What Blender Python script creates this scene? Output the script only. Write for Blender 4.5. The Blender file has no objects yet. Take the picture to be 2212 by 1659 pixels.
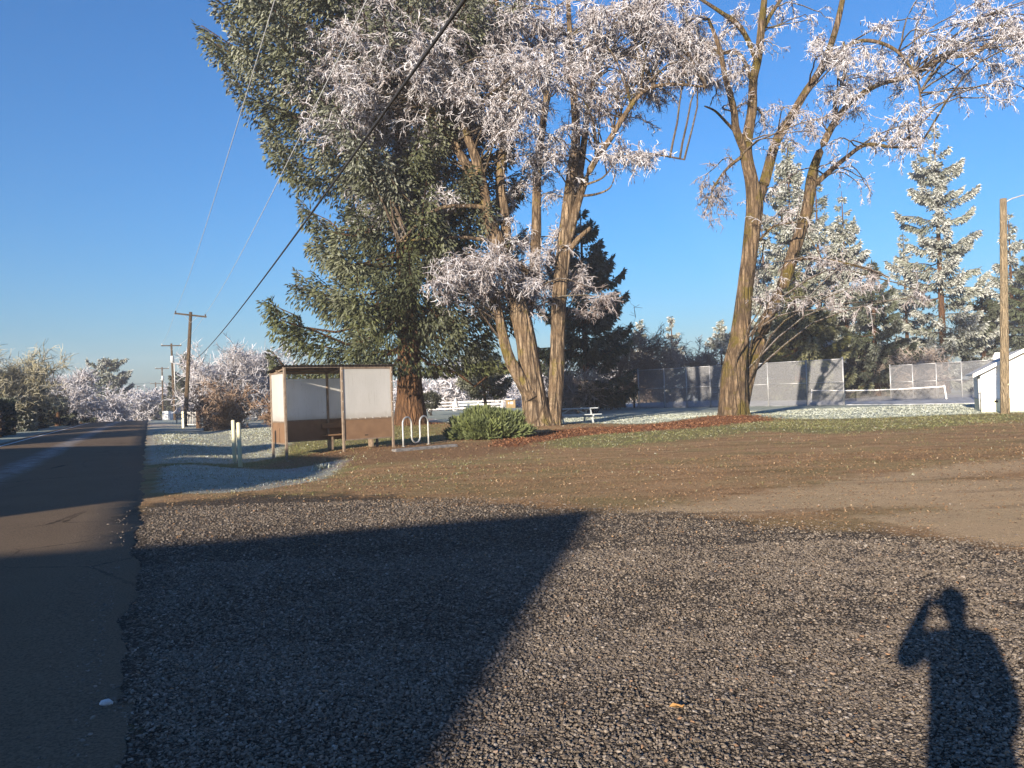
import bpy, math, random
import numpy as np
from mathutils import Matrix, Vector

# ------------------------------------------------------------------ camera
scene = bpy.context.scene
CAM_H = 1.62
HFOV = math.radians(67.0)
PITCH, ROLL = math.radians(0.77), math.radians(-2.0)
cam_data = bpy.data.cameras.new("camera")
cam_data.sensor_width = 36.0
cam_data.lens = 18.0 / math.tan(HFOV / 2)
cam_data.clip_start, cam_data.clip_end = 0.05, 6000.0
cam = bpy.data.objects.new("camera", cam_data)
scene.collection.objects.link(cam)
CM = Matrix.Translation((0, 0, CAM_H)) @ Matrix.Rotation(math.pi / 2 + PITCH, 4, 'X') @ Matrix.Rotation(ROLL, 4, 'Z')
cam.matrix_world = CM
scene.camera = cam
CR = np.array(CM.to_3x3())
FPX = 1106.0 / math.tan(HFOV / 2)


def ray(px, py):
    """direction of a photo pixel (2212 x 1659 frame)"""
    d = CR @ np.array([(px - 1106.0) / FPX, -(py - 829.5) / FPX, -1.0])
    return d


def gp(px, py, z=0.0):
    """where a photo pixel meets the ground"""
    d = ray(px, py)
    t = (z - CAM_H) / d[2]
    return np.array([d[0] * t, d[1] * t, z])


def at(px, py, Y):
    """the point of a photo pixel at depth Y"""
    d = ray(px, py)
    t = Y / d[1]
    return np.array([d[0] * t, Y, CAM_H + d[2] * t])


# ------------------------------------------------------------------ light
sd = ray(2020, 1292)
sd = sd / np.linalg.norm(sd)                 # the way sunlight travels
SUN_EL = math.asin(-sd[2])
SUN_AZ = math.atan2(-sd[0], -sd[1])          # compass direction of the sun, from +Y towards +X
world = bpy.data.worlds.new("World")
scene.world = world
world.use_nodes = True
wn = world.node_tree
wn.nodes.clear()
sky = wn.nodes.new('ShaderNodeTexSky')
sky.sky_type = 'NISHITA'
sky.sun_disc = False
sky.sun_elevation = SUN_EL
sky.sun_rotation = SUN_AZ
sky.altitude = 50
sky.air_density = 1.4
sky.dust_density = 0.8
sky.ozone_density = 9.4
bg = wn.nodes.new('ShaderNodeBackground')
bg.inputs['Strength'].default_value = 0.08
wo = wn.nodes.new('ShaderNodeOutputWorld')
wn.links.new(sky.outputs[0], bg.inputs[0])
wn.links.new(bg.outputs[0], wo.inputs[0])

sun_data = bpy.data.lights.new("sun", 'SUN')
sun_data.energy = 5.0
sun_data.angle = math.radians(0.53)
sun_data.color = (1.0, 0.85, 0.66)
sun = bpy.data.objects.new("sun", sun_data)
scene.collection.objects.link(sun)
sun.rotation_euler = Vector(sd).to_track_quat('-Z', 'Y').to_euler()
sun.location = (-20, -40, 30)

scene.view_settings.view_transform = 'Standard'
scene.view_settings.look = 'None'
scene.view_settings.exposure = 1.4
scene.view_settings.gamma = 1.0
scene.view_settings.use_curve_mapping = False
scene.cycles.use_denoising = True
scene.cycles.max_bounces = 6
scene.cycles.diffuse_bounces = 3
scene.cycles.glossy_bounces = 2
scene.cycles.transparent_max_bounces = 12
scene.cycles.volume_bounces = 0
scene.cycles.sample_clamp_indirect = 6.0

# ------------------------------------------------------------------ helpers
C = scene.collection
rng = np.random.default_rng(7)
random.seed(7)
U = np.array([-0.4254, 0.9050])      # along the road, away from the camera
N = np.array([0.9050, 0.4254])       # across the road, to the right


def rp(s, p):
    """road coordinates (along, across) to x, y"""
    return U * s + N * p


def to_sp(x, y):
    return x * U[0] + y * U[1], x * N[0] + y * N[1]


def smooth(a, b, x):
    t = np.clip((x - a) / (b - a), 0, 1)
    return t * t * (3 - 2 * t)


MOUNDS = []


def hz(x, y):
    """height of the ground"""
    x = np.asarray(x, float); y = np.asarray(y, float)
    s, p = to_sp(x, y)
    z = 0.012 * np.sin(1.3 * x + 0.4 * y) * np.sin(0.9 * y - 0.3 * x) + 0.006 * np.sin(4.1 * x - 2.2 * y + 1.0)
    z = z + 0.004 * np.sin(9.0 * x + 3 * y) * np.sin(7.3 * y - 2.0 * x)
    far = smooth(14, 20, s)
    z = z - 0.16 * far * np.exp(-((p - 3.2) / 1.5) ** 2) + 0.05 * far * np.exp(-((p - 0.9) / 0.7) ** 2)
    for mx, my, mh, mr in MOUNDS:
        z = z + mh * np.exp(-((x - mx) ** 2 + (y - my) ** 2) / mr ** 2)
    fall = np.clip((s - 104) * 0.024, 0, 3.2)
    w = smooth(9, 16, p)
    z = z - fall * (1 - w) - np.clip((y - 93) * 0.06, 0, 3.2) * w
    inroad = smooth(-0.55, -0.9, p) * smooth(-7.1, -6.8, p)
    base = -np.clip((s - 104) * 0.024, 0, 3.2)
    z = z * (1 - inroad) + (base - 0.03) * inroad
    return z


def hz1(x, y):
    return float(hz(x, y))


def set_props(o, label=None, cat=None, group=None, kind=None):
    if label: o["label"] = label
    if cat: o["category"] = cat
    if group: o["group"] = group
    if kind: o["kind"] = kind
    return o


def mesh_from(name, V, polys, smooth_shade=False, attrs=None):
    """polys: list of (n, k) int arrays"""
    me = bpy.data.meshes.new(name)
    V = np.ascontiguousarray(V, dtype=np.float32)
    me.vertices.add(len(V))
    me.vertices.foreach_set("co", V.ravel())
    loops = np.concatenate([np.asarray(p, dtype=np.int32).ravel() for p in polys])
    tot = np.concatenate([np.full(len(p), p.shape[1], dtype=np.int32) for p in polys])
    start = np.concatenate([[0], np.cumsum(tot)[:-1]]).astype(np.int32)
    me.loops.add(len(loops))
    me.loops.foreach_set("vertex_index", loops)
    me.polygons.add(len(tot))
    me.polygons.foreach_set("loop_start", start)
    me.polygons.foreach_set("loop_total", tot)
    if smooth_shade:
        me.polygons.foreach_set("use_smooth", np.ones(len(tot), dtype=bool))
    for an, av in (attrs or {}).items():
        av = np.ascontiguousarray(av, dtype=np.float32)
        if av.ndim == 1:
            a = me.attributes.new(an, 'FLOAT', 'POINT'); a.data.foreach_set("value", av)
        elif av.shape[1] == 4:
            a = me.attributes.new(an, 'FLOAT_COLOR', 'POINT'); a.data.foreach_set("color", av.ravel())
        else:
            a = me.attributes.new(an, 'FLOAT_VECTOR', 'POINT'); a.data.foreach_set("vector", av.ravel())
    me.update(calc_edges=True)
    me.validate()
    return me


def link(name, me, mats, parent=None):
    o = bpy.data.objects.new(name, me)
    if mats is not None and not me.materials:
        for m in (mats if isinstance(mats, (list, tuple)) else [mats]):
            me.materials.append(m)
    C.objects.link(o)
    if parent is not None:
        o.parent = parent
    return o


def empty(name, loc, rotz=0.0):
    o = bpy.data.objects.new(name, None)
    o.empty_display_size = 0.3
    C.objects.link(o)
    o.location = [float(c) for c in loc]
    o.rotation_euler = (0, 0, rotz)
    return o


def thing(name, label, cat, loc, rotz=0.0, group=None):
    return set_props(empty(name, loc, rotz), label, cat, group)


def copy_tree(o, parent=None):
    c = o.copy()
    C.objects.link(c)
    c.parent = parent
    for ch in [x for x in o.children]:
        copy_tree(ch, c)
    return c


class MB:
    """collects simple solids into one mesh"""
    def __init__(self):
        self.V, self.F, self.n = [], [], 0

    def add(self, V, F):
        V = np.asarray(V, float)
        self.V.append(V)
        for f in F:
            self.F.append([i + self.n for i in f])
        self.n += len(V)
        return self

    def box(self, c, s, rz=0.0, bev=0.0, R=None):
        c = np.asarray(c, float); h = np.asarray(s, float) / 2
        if bev > 0:
            b = min(bev, h.min() * 0.6)
            vs, fs = [], []
            for sx in (-1, 1):
                for sy in (-1, 1):
                    for sz in (-1, 1):
                        vs += [(sx * (h[0] - b), sy * (h[1] - b), sz * h[2]), (sx * (h[0] - b), sy * h[1], sz * (h[2] - b)), (sx * h[0], sy * (h[1] - b), sz * (h[2] - b))]
            def k(sx, sy, sz, w): return (((sx + 1) // 2) * 4 + ((sy + 1) // 2) * 2 + (sz + 1) // 2) * 3 + w
            for sz in (-1, 1):
                q = [k(-1, -1, sz, 0), k(1, -1, sz, 0), k(1, 1, sz, 0), k(-1, 1, sz, 0)]; fs.append(q if sz > 0 else q[::-1])
            for sy in (-1, 1):
                q = [k(-1, sy, -1, 1), k(1, sy, -1, 1), k(1, sy, 1, 1), k(-1, sy, 1, 1)]; fs.append(q if sy < 0 else q[::-1])
            for sx in (-1, 1):
                q = [k(sx, -1, -1, 2), k(sx, 1, -1, 2), k(sx, 1, 1, 2), k(sx, -1, 1, 2)]; fs.append(q if sx > 0 else q[::-1])
            for sy in (-1, 1):
                for sz in (-1, 1):
                    q = [k(-1, sy, sz, 0), k(1, sy, sz, 0), k(1, sy, sz, 1), k(-1, sy, sz, 1)]; fs.append(q if sy * sz < 0 else q[::-1])
            for sx in (-1, 1):
                for sz in (-1, 1):
                    q = [k(sx, -1, sz, 0), k(sx, 1, sz, 0), k(sx, 1, sz, 2), k(sx, -1, sz, 2)]; fs.append(q if sx * sz > 0 else q[::-1])
            for sx in (-1, 1):
                for sy in (-1, 1):
                    q = [k(sx, sy, -1, 1), k(sx, sy, 1, 1), k(sx, sy, 1, 2), k(sx, sy, -1, 2)]; fs.append(q if sx * sy < 0 else q[::-1])
            for sx in (-1, 1):
                for sy in (-1, 1):
                    for sz in (-1, 1):
                        q = [k(sx, sy, sz, 0), k(sx, sy, sz, 1), k(sx, sy, sz, 2)]; fs.append(q if sx * sy * sz < 0 else q[::-1])
            V = np.array(vs)
        else:
            V = np.array([(x, y, z) for z in (-1, 1) for y in (-1, 1) for x in (-1, 1)]) * h
            fs = [(0, 2, 3, 1), (4, 5, 7, 6), (0, 1, 5, 4), (2, 6, 7, 3), (0, 4, 6, 2), (1, 3, 7, 5)]
        if R is not None:
            V = V @ np.asarray(R).T
        if rz:
            cs, sn = math.cos(rz), math.sin(rz)
            V = V @ np.array([[cs, sn, 0], [-sn, cs, 0], [0, 0, 1]])
        return self.add(V + c, fs)

    def bar(self, a, b, w, h, up=(0, 0, 1), bev=0.0):
        """a box from a to b, w across, h along 'up'"""
        a = np.asarray(a, float); b = np.asarray(b, float)
        d = b - a; L = np.linalg.norm(d); d = d / L
        x = np.cross(d, up); x /= np.linalg.norm(x)
        z = np.cross(x, d)
        R = np.stack([x, d, z], axis=1)
        return self.box((a + b) / 2, (w, L, h), R=R, bev=bev)

    def tube(self, pts, r, n=10, cap=True, closed=False):
        pts = np.asarray(pts, float)
        r = np.broadcast_to(np.asarray(r, float), (len(pts),))
        K = len(pts)
        T = np.gradient(pts, axis=0)
        T /= np.linalg.norm(T, axis=1)[:, None]
        up = np.array([0, 0, 1.0]) if abs(T[0][2]) < 0.9 else np.array([1.0, 0, 0])
        x = np.cross(T[0], up); x /= np.linalg.norm(x)
        V = []
        for i in range(K):
            x = x - T[i] * np.dot(x, T[i]); x /= np.linalg.norm(x)
            y = np.cross(T[i], x)
            for j in range(n):
                a = 2 * math.pi * j / n
                V.append(pts[i] + r[i] * (math.cos(a) * x + math.sin(a) * y))
        F = [(i * n + j, i * n + (j + 1) % n, (i + 1) * n + (j + 1) % n, (i + 1) * n + j) for i in range(K - 1) for j in range(n)]
        if cap:
            F.append(tuple(range(n))[::-1]); F.append(tuple(range((K - 1) * n, K * n)))
        return self.add(V, F)

    def prism(self, poly, a, b):
        """poly: list of 3d points, extruded by the vector b - a"""
        P = np.asarray(poly, float); d = np.asarray(b, float) - np.asarray(a, float)
        n = len(P)
        F = [tuple(range(n))[::-1], tuple(range(n, 2 * n))] + [(i, (i + 1) % n, n + (i + 1) % n, n + i) for i in range(n)]
        return self.add(np.concatenate([P, P + d]), F)

    def build(self, name, mat, parent=None, smooth_shade=False, local=True):
        me = bpy.data.meshes.new(name)
        V = np.concatenate(self.V)
        me.from_pydata([tuple(v) for v in V.tolist()], [], [tuple(f) for f in self.F])
        if smooth_shade:
            me.polygons.foreach_set("use_smooth", np.ones(len(me.polygons), dtype=bool))
        import bmesh
        bm = bmesh.new(); bm.from_mesh(me); bmesh.ops.recalc_face_normals(bm, faces=bm.faces); bm.to_mesh(me); bm.free()
        me.update()
        return link(name, me, mat, parent)


# ------------------------------------------------------------------ materials
def new_mat(name):
    m = bpy.data.materials.new(name)
    m.use_nodes = True
    nt = m.node_tree
    b = nt.nodes['Principled BSDF']
    return m, nt, b


class NT:
    """small helper for wiring shader nodes"""
    def __init__(self, nt):
        self.nt = nt

    def node(self, t, **kw):
        n = self.nt.nodes.new(t)
        for k, v in kw.items():
            setattr(n, k, v)
        return n

    def set(self, sock, v):
        if isinstance(v, bpy.types.NodeSocket):
            self.nt.links.new(v, sock)
        elif v is not None:
            if hasattr(sock.default_value, '__len__') and not hasattr(v, '__len__'):
                sock.default_value = (v, v, v, 1)[:len(sock.default_value)]
            elif hasattr(v, '__len__') and len(v) == 3 and len(sock.default_value) == 4:
                sock.default_value = (*v, 1)
            else:
                sock.default_value = v

    def coord(self, kind='Object', scale=None, rot=None):
        o = self.node('ShaderNodeTexCoord').outputs[kind]
        if scale is not None or rot is not None:
            mp = self.node('ShaderNodeMapping')
            self.set(mp.inputs['Vector'], o)
            if scale is not None: mp.inputs['Scale'].default_value = scale
            if rot is not None: mp.inputs['Rotation'].default_value = rot
            o = mp.outputs[0]
        return o

    def noise(self, vec, scale, detail=3.0, rough=0.55, dist=0.0):
        n = self.node('ShaderNodeTexNoise')
        self.set(n.inputs['Vector'], vec)
        n.inputs['Scale'].default_value = scale
        n.inputs['Detail'].default_value = detail
        n.inputs['Roughness'].default_value = rough
        n.inputs['Distortion'].default_value = dist
        return n.outputs['Fac']

    def voronoi(self, vec, scale, feature='F1', out='Distance', rand=1.0):
        n = self.node('ShaderNodeTexVoronoi', feature=feature)
        self.set(n.inputs['Vector'], vec)
        n.inputs['Scale'].default_value = scale
        n.inputs['Randomness'].default_value = rand
        return n.outputs[out]

    def ramp(self, fac, a, b, ca=(0, 0, 0), cb=(1, 1, 1)):
        if a < 0 or b > 1 or a > b:
            n = self.node('ShaderNodeMapRange', clamp=True)
            self.set(n.inputs['Value'], fac)
            n.inputs['From Min'].default_value = a; n.inputs['From Max'].default_value = b
            return n.outputs[0]
        n = self.node('ShaderNodeValToRGB')
        e = n.color_ramp.elements
        e[0].position, e[1].position = a, b
        e[0].color, e[1].color = (*ca, 1), (*cb, 1)
        self.set(n.inputs[0], fac)
        return n.outputs[0]

    def ramp_many(self, fac, stops):
        n = self.node('ShaderNodeValToRGB')
        e = n.color_ramp.elements
        while len(e) < len(stops): e.new(0.5)
        for k, (p, c) in enumerate(stops):
            e[k].position = p; e[k].color = (*c, 1)
        self.set(n.inputs[0], fac)
        return n.outputs[0]

    def mix(self, fac, a, b, blend='MIX'):
        n = self.node('ShaderNodeMix', data_type='RGBA', blend_type=blend)
        self.set(n.inputs[0], fac)
        self.set(n.inputs[6], a)
        self.set(n.inputs[7], b)
        return n.outputs[2]

    def math(self, op, a, b=None, c=None, clamp=False):
        n = self.node('ShaderNodeMath', operation=op, use_clamp=clamp)
        self.set(n.inputs[0], a)
        if b is not None: self.set(n.inputs[1], b)
        if c is not None: self.set(n.inputs[2], c)
        return n.outputs[0]

    def attr(self, name, out='Fac', kind='GEOMETRY'):
        n = self.node('ShaderNodeAttribute', attribute_name=name, attribute_type=kind)
        return n.outputs[out]

    def sep(self, v):
        n = self.node('ShaderNodeSeparateXYZ')
        self.set(n.inputs[0], v)
        return n.outputs

    def bump(self, h, dist, strength=1.0, normal=None):
        n = self.node('ShaderNodeBump')
        n.inputs['Strength'].default_value = strength
        n.inputs['Distance'].default_value = dist
        self.set(n.inputs['Height'], h)
        if normal is not None: self.set(n.inputs['Normal'], normal)
        return n.outputs[0]


def pm(name, c1, c2, scale=6.0, rough=0.7, bump=0.0, bscale=None, metal=0.0, stretch=None, lo=0.35, hi=0.65, detail=4.0, spec=0.4, rust=None):
    """two colours broken up by noise, with a little relief"""
    m, nt, b = new_mat(name)
    T = NT(nt)
    v = T.coord('Object', scale=stretch)
    f = T.ramp(T.noise(v, scale, detail), lo, hi)
    col = T.mix(f, c1, c2)
    if rust:
        g = T.ramp(T.noise(v, rust[0], 6.0, 0.7), rust[1], rust[1] + 0.12)
        col = T.mix(g, col, rust[2])
    T.set(b.inputs['Base Color'], col)
    b.inputs['Roughness'].default_value = rough
    b.inputs['Metallic'].default_value = metal
    b.inputs['Specular IOR Level'].default_value = spec
    if bump:
        T.set(b.inputs['Normal'], T.bump(T.noise(v, bscale or scale * 4, 5.0), bump))
    return m


M = {}


def bark_mat(name, dark, light, moss=0.0, moss_col=(0.14, 0.12, 0.02), vscale=1.0, frost=0.0, grain=5.5):
    m, nt, b = new_mat(name)
    T = NT(nt)
    v = T.coord('Object')
    vs = T.coord('Object', scale=(1.0, 1.0, 0.13))
    f1 = T.noise(vs, grain * vscale, 5.0, 0.65, 0.6)
    f2 = T.voronoi(vs, grain * 0.8 * vscale, 'DISTANCE_TO_EDGE')
    furrow = T.math('MULTIPLY', T.ramp(f2, 0.02, 0.22), T.ramp(f1, 0.30, 0.58))
    col = T.mix(furrow, dark, light)
    col = T.mix(T.ramp(T.noise(v, 1.3, 3.0), 0.4, 0.7), col, T.mix(0.5, col, (light[0] * 0.8, light[1] * 0.72, light[2] * 0.62)))
    col = T.mix(T.math('MULTIPLY', T.ramp(T.noise(T.coord('Object', scale=(1, 1, 0.4)), 13.0 * vscale, 4.0, 0.7), 0.52, 0.36), 0.6), col, dark)
    if moss > 0:
        mk = T.ramp(T.noise(v, 0.9, 5.0, 0.7), 0.62 - 0.3 * moss, 0.72 - 0.3 * moss)
        col = T.mix(mk, col, T.mix(T.noise(v, 30.0, 3.0), (moss_col[0] * 0.5, moss_col[1] * 0.5, moss_col[2]), moss_col))
    if frost > 0:
        nz = T.sep(T.node('ShaderNodeNewGeometry').outputs['Normal'])[2]
        fm = T.math('MULTIPLY', T.ramp(nz, 0.05, 0.7), T.ramp(T.noise(v, 14.0, 4.0), 0.35, 0.6))
        col = T.mix(T.math('MULTIPLY', fm, frost), col, (0.75, 0.76, 0.8))
    T.set(b.inputs['Base Color'], col)
    b.inputs['Roughness'].default_value = 0.85
    b.inputs['Specular IOR Level'].default_value = 0.25
    h = T.math('ADD', T.math('MULTIPLY', furrow, 1.0), T.math('MULTIPLY', T.noise(T.coord('Object', scale=(1, 1, 0.45)), 16 * vscale, 5.0, 0.7), 0.9))
    T.set(b.inputs['Normal'], T.bump(h, 0.10, 1.0))
    return m


def needle_mat(name, dark, light, frostc=(0.54, 0.56, 0.56), frost=1.0, trans=0.12):
    """conifer sprays: 'tip' runs 0 at the root of a spray to 1 at its end, 'rime' is how much frost that spray carries"""
    m, nt, b = new_mat(name)
    T = NT(nt)
    v = T.coord('Object')
    tip = T.attr('tip')
    rime = T.attr('rime')
    shade = T.attr('tone')
    col = T.mix(shade, dark, light)
    nz = T.sep(T.node('ShaderNodeNewGeometry').outputs['Normal'])[2]
    up = T.ramp(nz, -0.4, 0.7)
    fm = T.math('MULTIPLY', T.math('MULTIPLY_ADD', tip, 0.75, T.math('MULTIPLY', up, 0.35)), rime, clamp=True)
    sp = T.ramp(T.noise(v, 22.0, 3.0), 0.3, 0.6)
    fm = T.math('MULTIPLY', T.math('MULTIPLY', fm, sp), frost, clamp=True)
    col = T.mix(fm, col, frostc)
    T.set(b.inputs['Base Color'], col)
    b.inputs['Roughness'].default_value = 0.7
    b.inputs['Specular IOR Level'].default_value = 0.25
    return m


def twig_mat(name, bark, frostc, amount=0.8):
    m, nt, b = new_mat(name)
    T = NT(nt)
    v = T.coord('Object')
    nz = T.sep(T.node('ShaderNodeNewGeometry').outputs['Normal'])[2]
    rime = T.attr('rime')
    f = T.math('MULTIPLY', T.ramp(nz, -1.4, 0.5), T.ramp(T.noise(v, 3.0, 4.0), 0.25, 0.5))
    f = T.math('MULTIPLY', T.math('MULTIPLY', f, rime), amount, clamp=True)
    T.set(b.inputs['Base Color'], T.mix(f, bark, frostc))
    b.inputs['Roughness'].default_value = 0.8
    b.inputs['Specular IOR Level'].default_value = 0.2
    return m

# ------------------------------------------------------------------ where things stand
T1 = gp(1168, 924)            # many-stemmed tree
T2 = gp(1585, 903)            # forked tree
SPR = at(886, 862, 40.0); SPR[2] = 0.0
MOUNDS += [(T1[0], T1[1], 0.12, 2.6), (T2[0], T2[1], 0.18, 2.6), (SPR[0], SPR[1], 0.28, 3.4)]


def polyg(*pts):
    return np.array([gp(x, y)[:2] for x, y in pts])


def pmask(P, x, y, soft=0.012):
    """1 inside the polygon, fading over a width that grows with distance"""
    x = np.asarray(x, float).ravel(); y = np.asarray(y, float).ravel()
    best = np.full(x.shape, 1e9); inside = np.zeros(x.shape, bool)
    n = len(P)
    for i in range(n):
        a, b = P[i], P[(i + 1) % n]
        d = b - a
        t = np.clip(((x - a[0]) * d[0] + (y - a[1]) * d[1]) / (d @ d + 1e-9), 0, 1)
        best = np.minimum(best, np.hypot(x - a[0] - t * d[0], y - a[1] - t * d[1]))
        cond = ((a[1] > y) != (b[1] > y))
        xi = a[0] + (y - a[1]) / (d[1] if abs(d[1]) > 1e-9 else 1e-9) * d[0]
        inside ^= cond & (x < xi)
    sdist = np.where(inside, best, -best)
    w = 0.12 + soft * np.abs(y) * 1.6
    return smooth(-w, w, sdist)


PG = {
    'gravel': [polyg((255, 1120), (330, 1088), (560, 1068), (780, 1072), (1000, 1085), (1250, 1105), (1480, 1112), (1700, 1142), (1900, 1150), (2260, 1200), (2600, 1500), (2700, 2600), (1100, 6000), (-300, 2600), (150, 1300))],
    'tan': [polyg((1220, 1118), (1420, 1095), (1700, 1068), (1900, 1045), (2260, 1035), (2300, 1110), (2000, 1090), (1700, 1105), (1450, 1122)),
            polyg((1500, 1085), (1750, 1050), (2000, 1010), (2240, 990), (2240, 1010), (1900, 1055), (1600, 1090)),
            polyg((1850, 1120), (2260, 1070), (2300, 1190), (2100, 1165))],
    'green': [polyg((1170, 950), (1260, 936), (1430, 930), (1600, 915), (1640, 905), (1720, 905), (1700, 925), (1480, 950), (1330, 966), (1180, 966)),
              polyg((1560, 905), (1640, 893), (1800, 905), (2000, 897), (2140, 893), (2230, 893), (2230, 906), (2000, 925), (1780, 936), (1600, 930)),
              polyg((318, 1012), (318, 924), (380, 918), (600, 908), (860, 925), (960, 930), (965, 950), (860, 957), (700, 972), (600, 990), (480, 1008)),
              polyg((340, 1062), (345, 1008), (500, 1004), (760, 986), (780, 1000), (690, 1030), (560, 1056), (430, 1066)),
              polyg((880, 1010), (1000, 985), (1150, 975), (1180, 990), (1000, 1010), (900, 1022)), polyg((560, 1072), (700, 1040), (900, 1020), (1100, 1000), (1150, 1020), (900, 1050), (700, 1075))],
    'lawn': [polyg((930, 912), (1230, 917), (1400, 916), (1560, 902), (1700, 906), (1830, 905), (2140, 893), (2700, 880), (2700, 832), (1383, 853), (1100, 868), (420, 890), (322, 893), (322, 914), (420, 918), (600, 908), (800, 903))],
    'mulch': [polyg((1060, 965), (1090, 945), (1200, 930), (1390, 918), (1540, 904), (1640, 903), (1680, 908), (1600, 914), (1480, 926), (1360, 934), (1240, 942), (1180, 952), (1110, 966)),
              polyg((820, 925), (850, 905), (930, 903), (960, 914), (940, 926), (880, 930))],
    'frost': [polyg((345, 1064), (350, 1008), (480, 1004), (640, 1000), (760, 988), (690, 1030), (560, 1058), (430, 1066)),
              polyg((318, 1004), (318, 905), (390, 900), (600, 895), (610, 905), (640, 945), (600, 978), (470, 1000))],
    'litter': [polyg((560, 1000), (600, 985), (860, 958), (1000, 955), (1120, 955), (1200, 965), (1000, 990), (800, 1000), (640, 1010))],
}


class _Faint:
    def __contains__(self, P):
        return any(P is q for q in PG['green'][4:])


FAINT = _Faint()


def zones(x, y):
    z = {}
    for k, polys in PG.items():
        m = np.zeros(np.asarray(x).size)
        for P in polys:
            m = np.maximum(m, pmask(P, x, y, {'gravel': 0.05, 'tan': 0.05, 'green': 0.03, 'litter': 0.03}.get(k, 0.012)) * (0.42 if k == 'green' and P in FAINT else 1.0))
        z[k] = m
    x = np.asarray(x, float).ravel(); y = np.asarray(y, float).ravel()
    s, p = to_sp(x, y)
    far = smooth(88, 100, y)
    left = smooth(-6.5, -7.0, p)
    z['lawn'] = np.maximum(np.maximum(z['lawn'], far), left * 0.8)
    z['frost'] = np.maximum(z['frost'], np.maximum(z['lawn'] * 0.85, left * smooth(-9, -8, p)))
    return z


# ------------------------------------------------------------------ ground
tx = np.linspace(-6.6, 6.6, 280)
gx = 6.0 * np.sinh(tx)
ty = np.linspace(-5.0, 6.5, 310)
gy = 9.0 + 6.0 * np.sinh(ty)
GX, GY = np.meshgrid(gx, gy)
X, Y = GX.ravel(), GY.ravel()
zz = zones(X, Y)
gv = np.stack([X, Y, hz(X, Y)], axis=1)
nx, ny = len(gx), len(gy)
ii = (np.arange(ny - 1)[:, None] * nx + np.arange(nx - 1)[None, :]).ravel()
gq = np.stack([ii, ii + 1, ii + nx + 1, ii + nx], axis=1)
zA = np.stack([zz['gravel'], zz['green'], zz['mulch'], zz['frost']], axis=1)
zB = np.stack([zz['tan'], zz['lawn'], zz['litter'], np.zeros_like(X)], axis=1)
sides = {'frostm': zz['frost']}
ground_me = mesh_from("ground", gv, [gq], True, {'zone_a': zA, 'zone_b': zB, 'frostm': zz['frost']})


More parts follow.
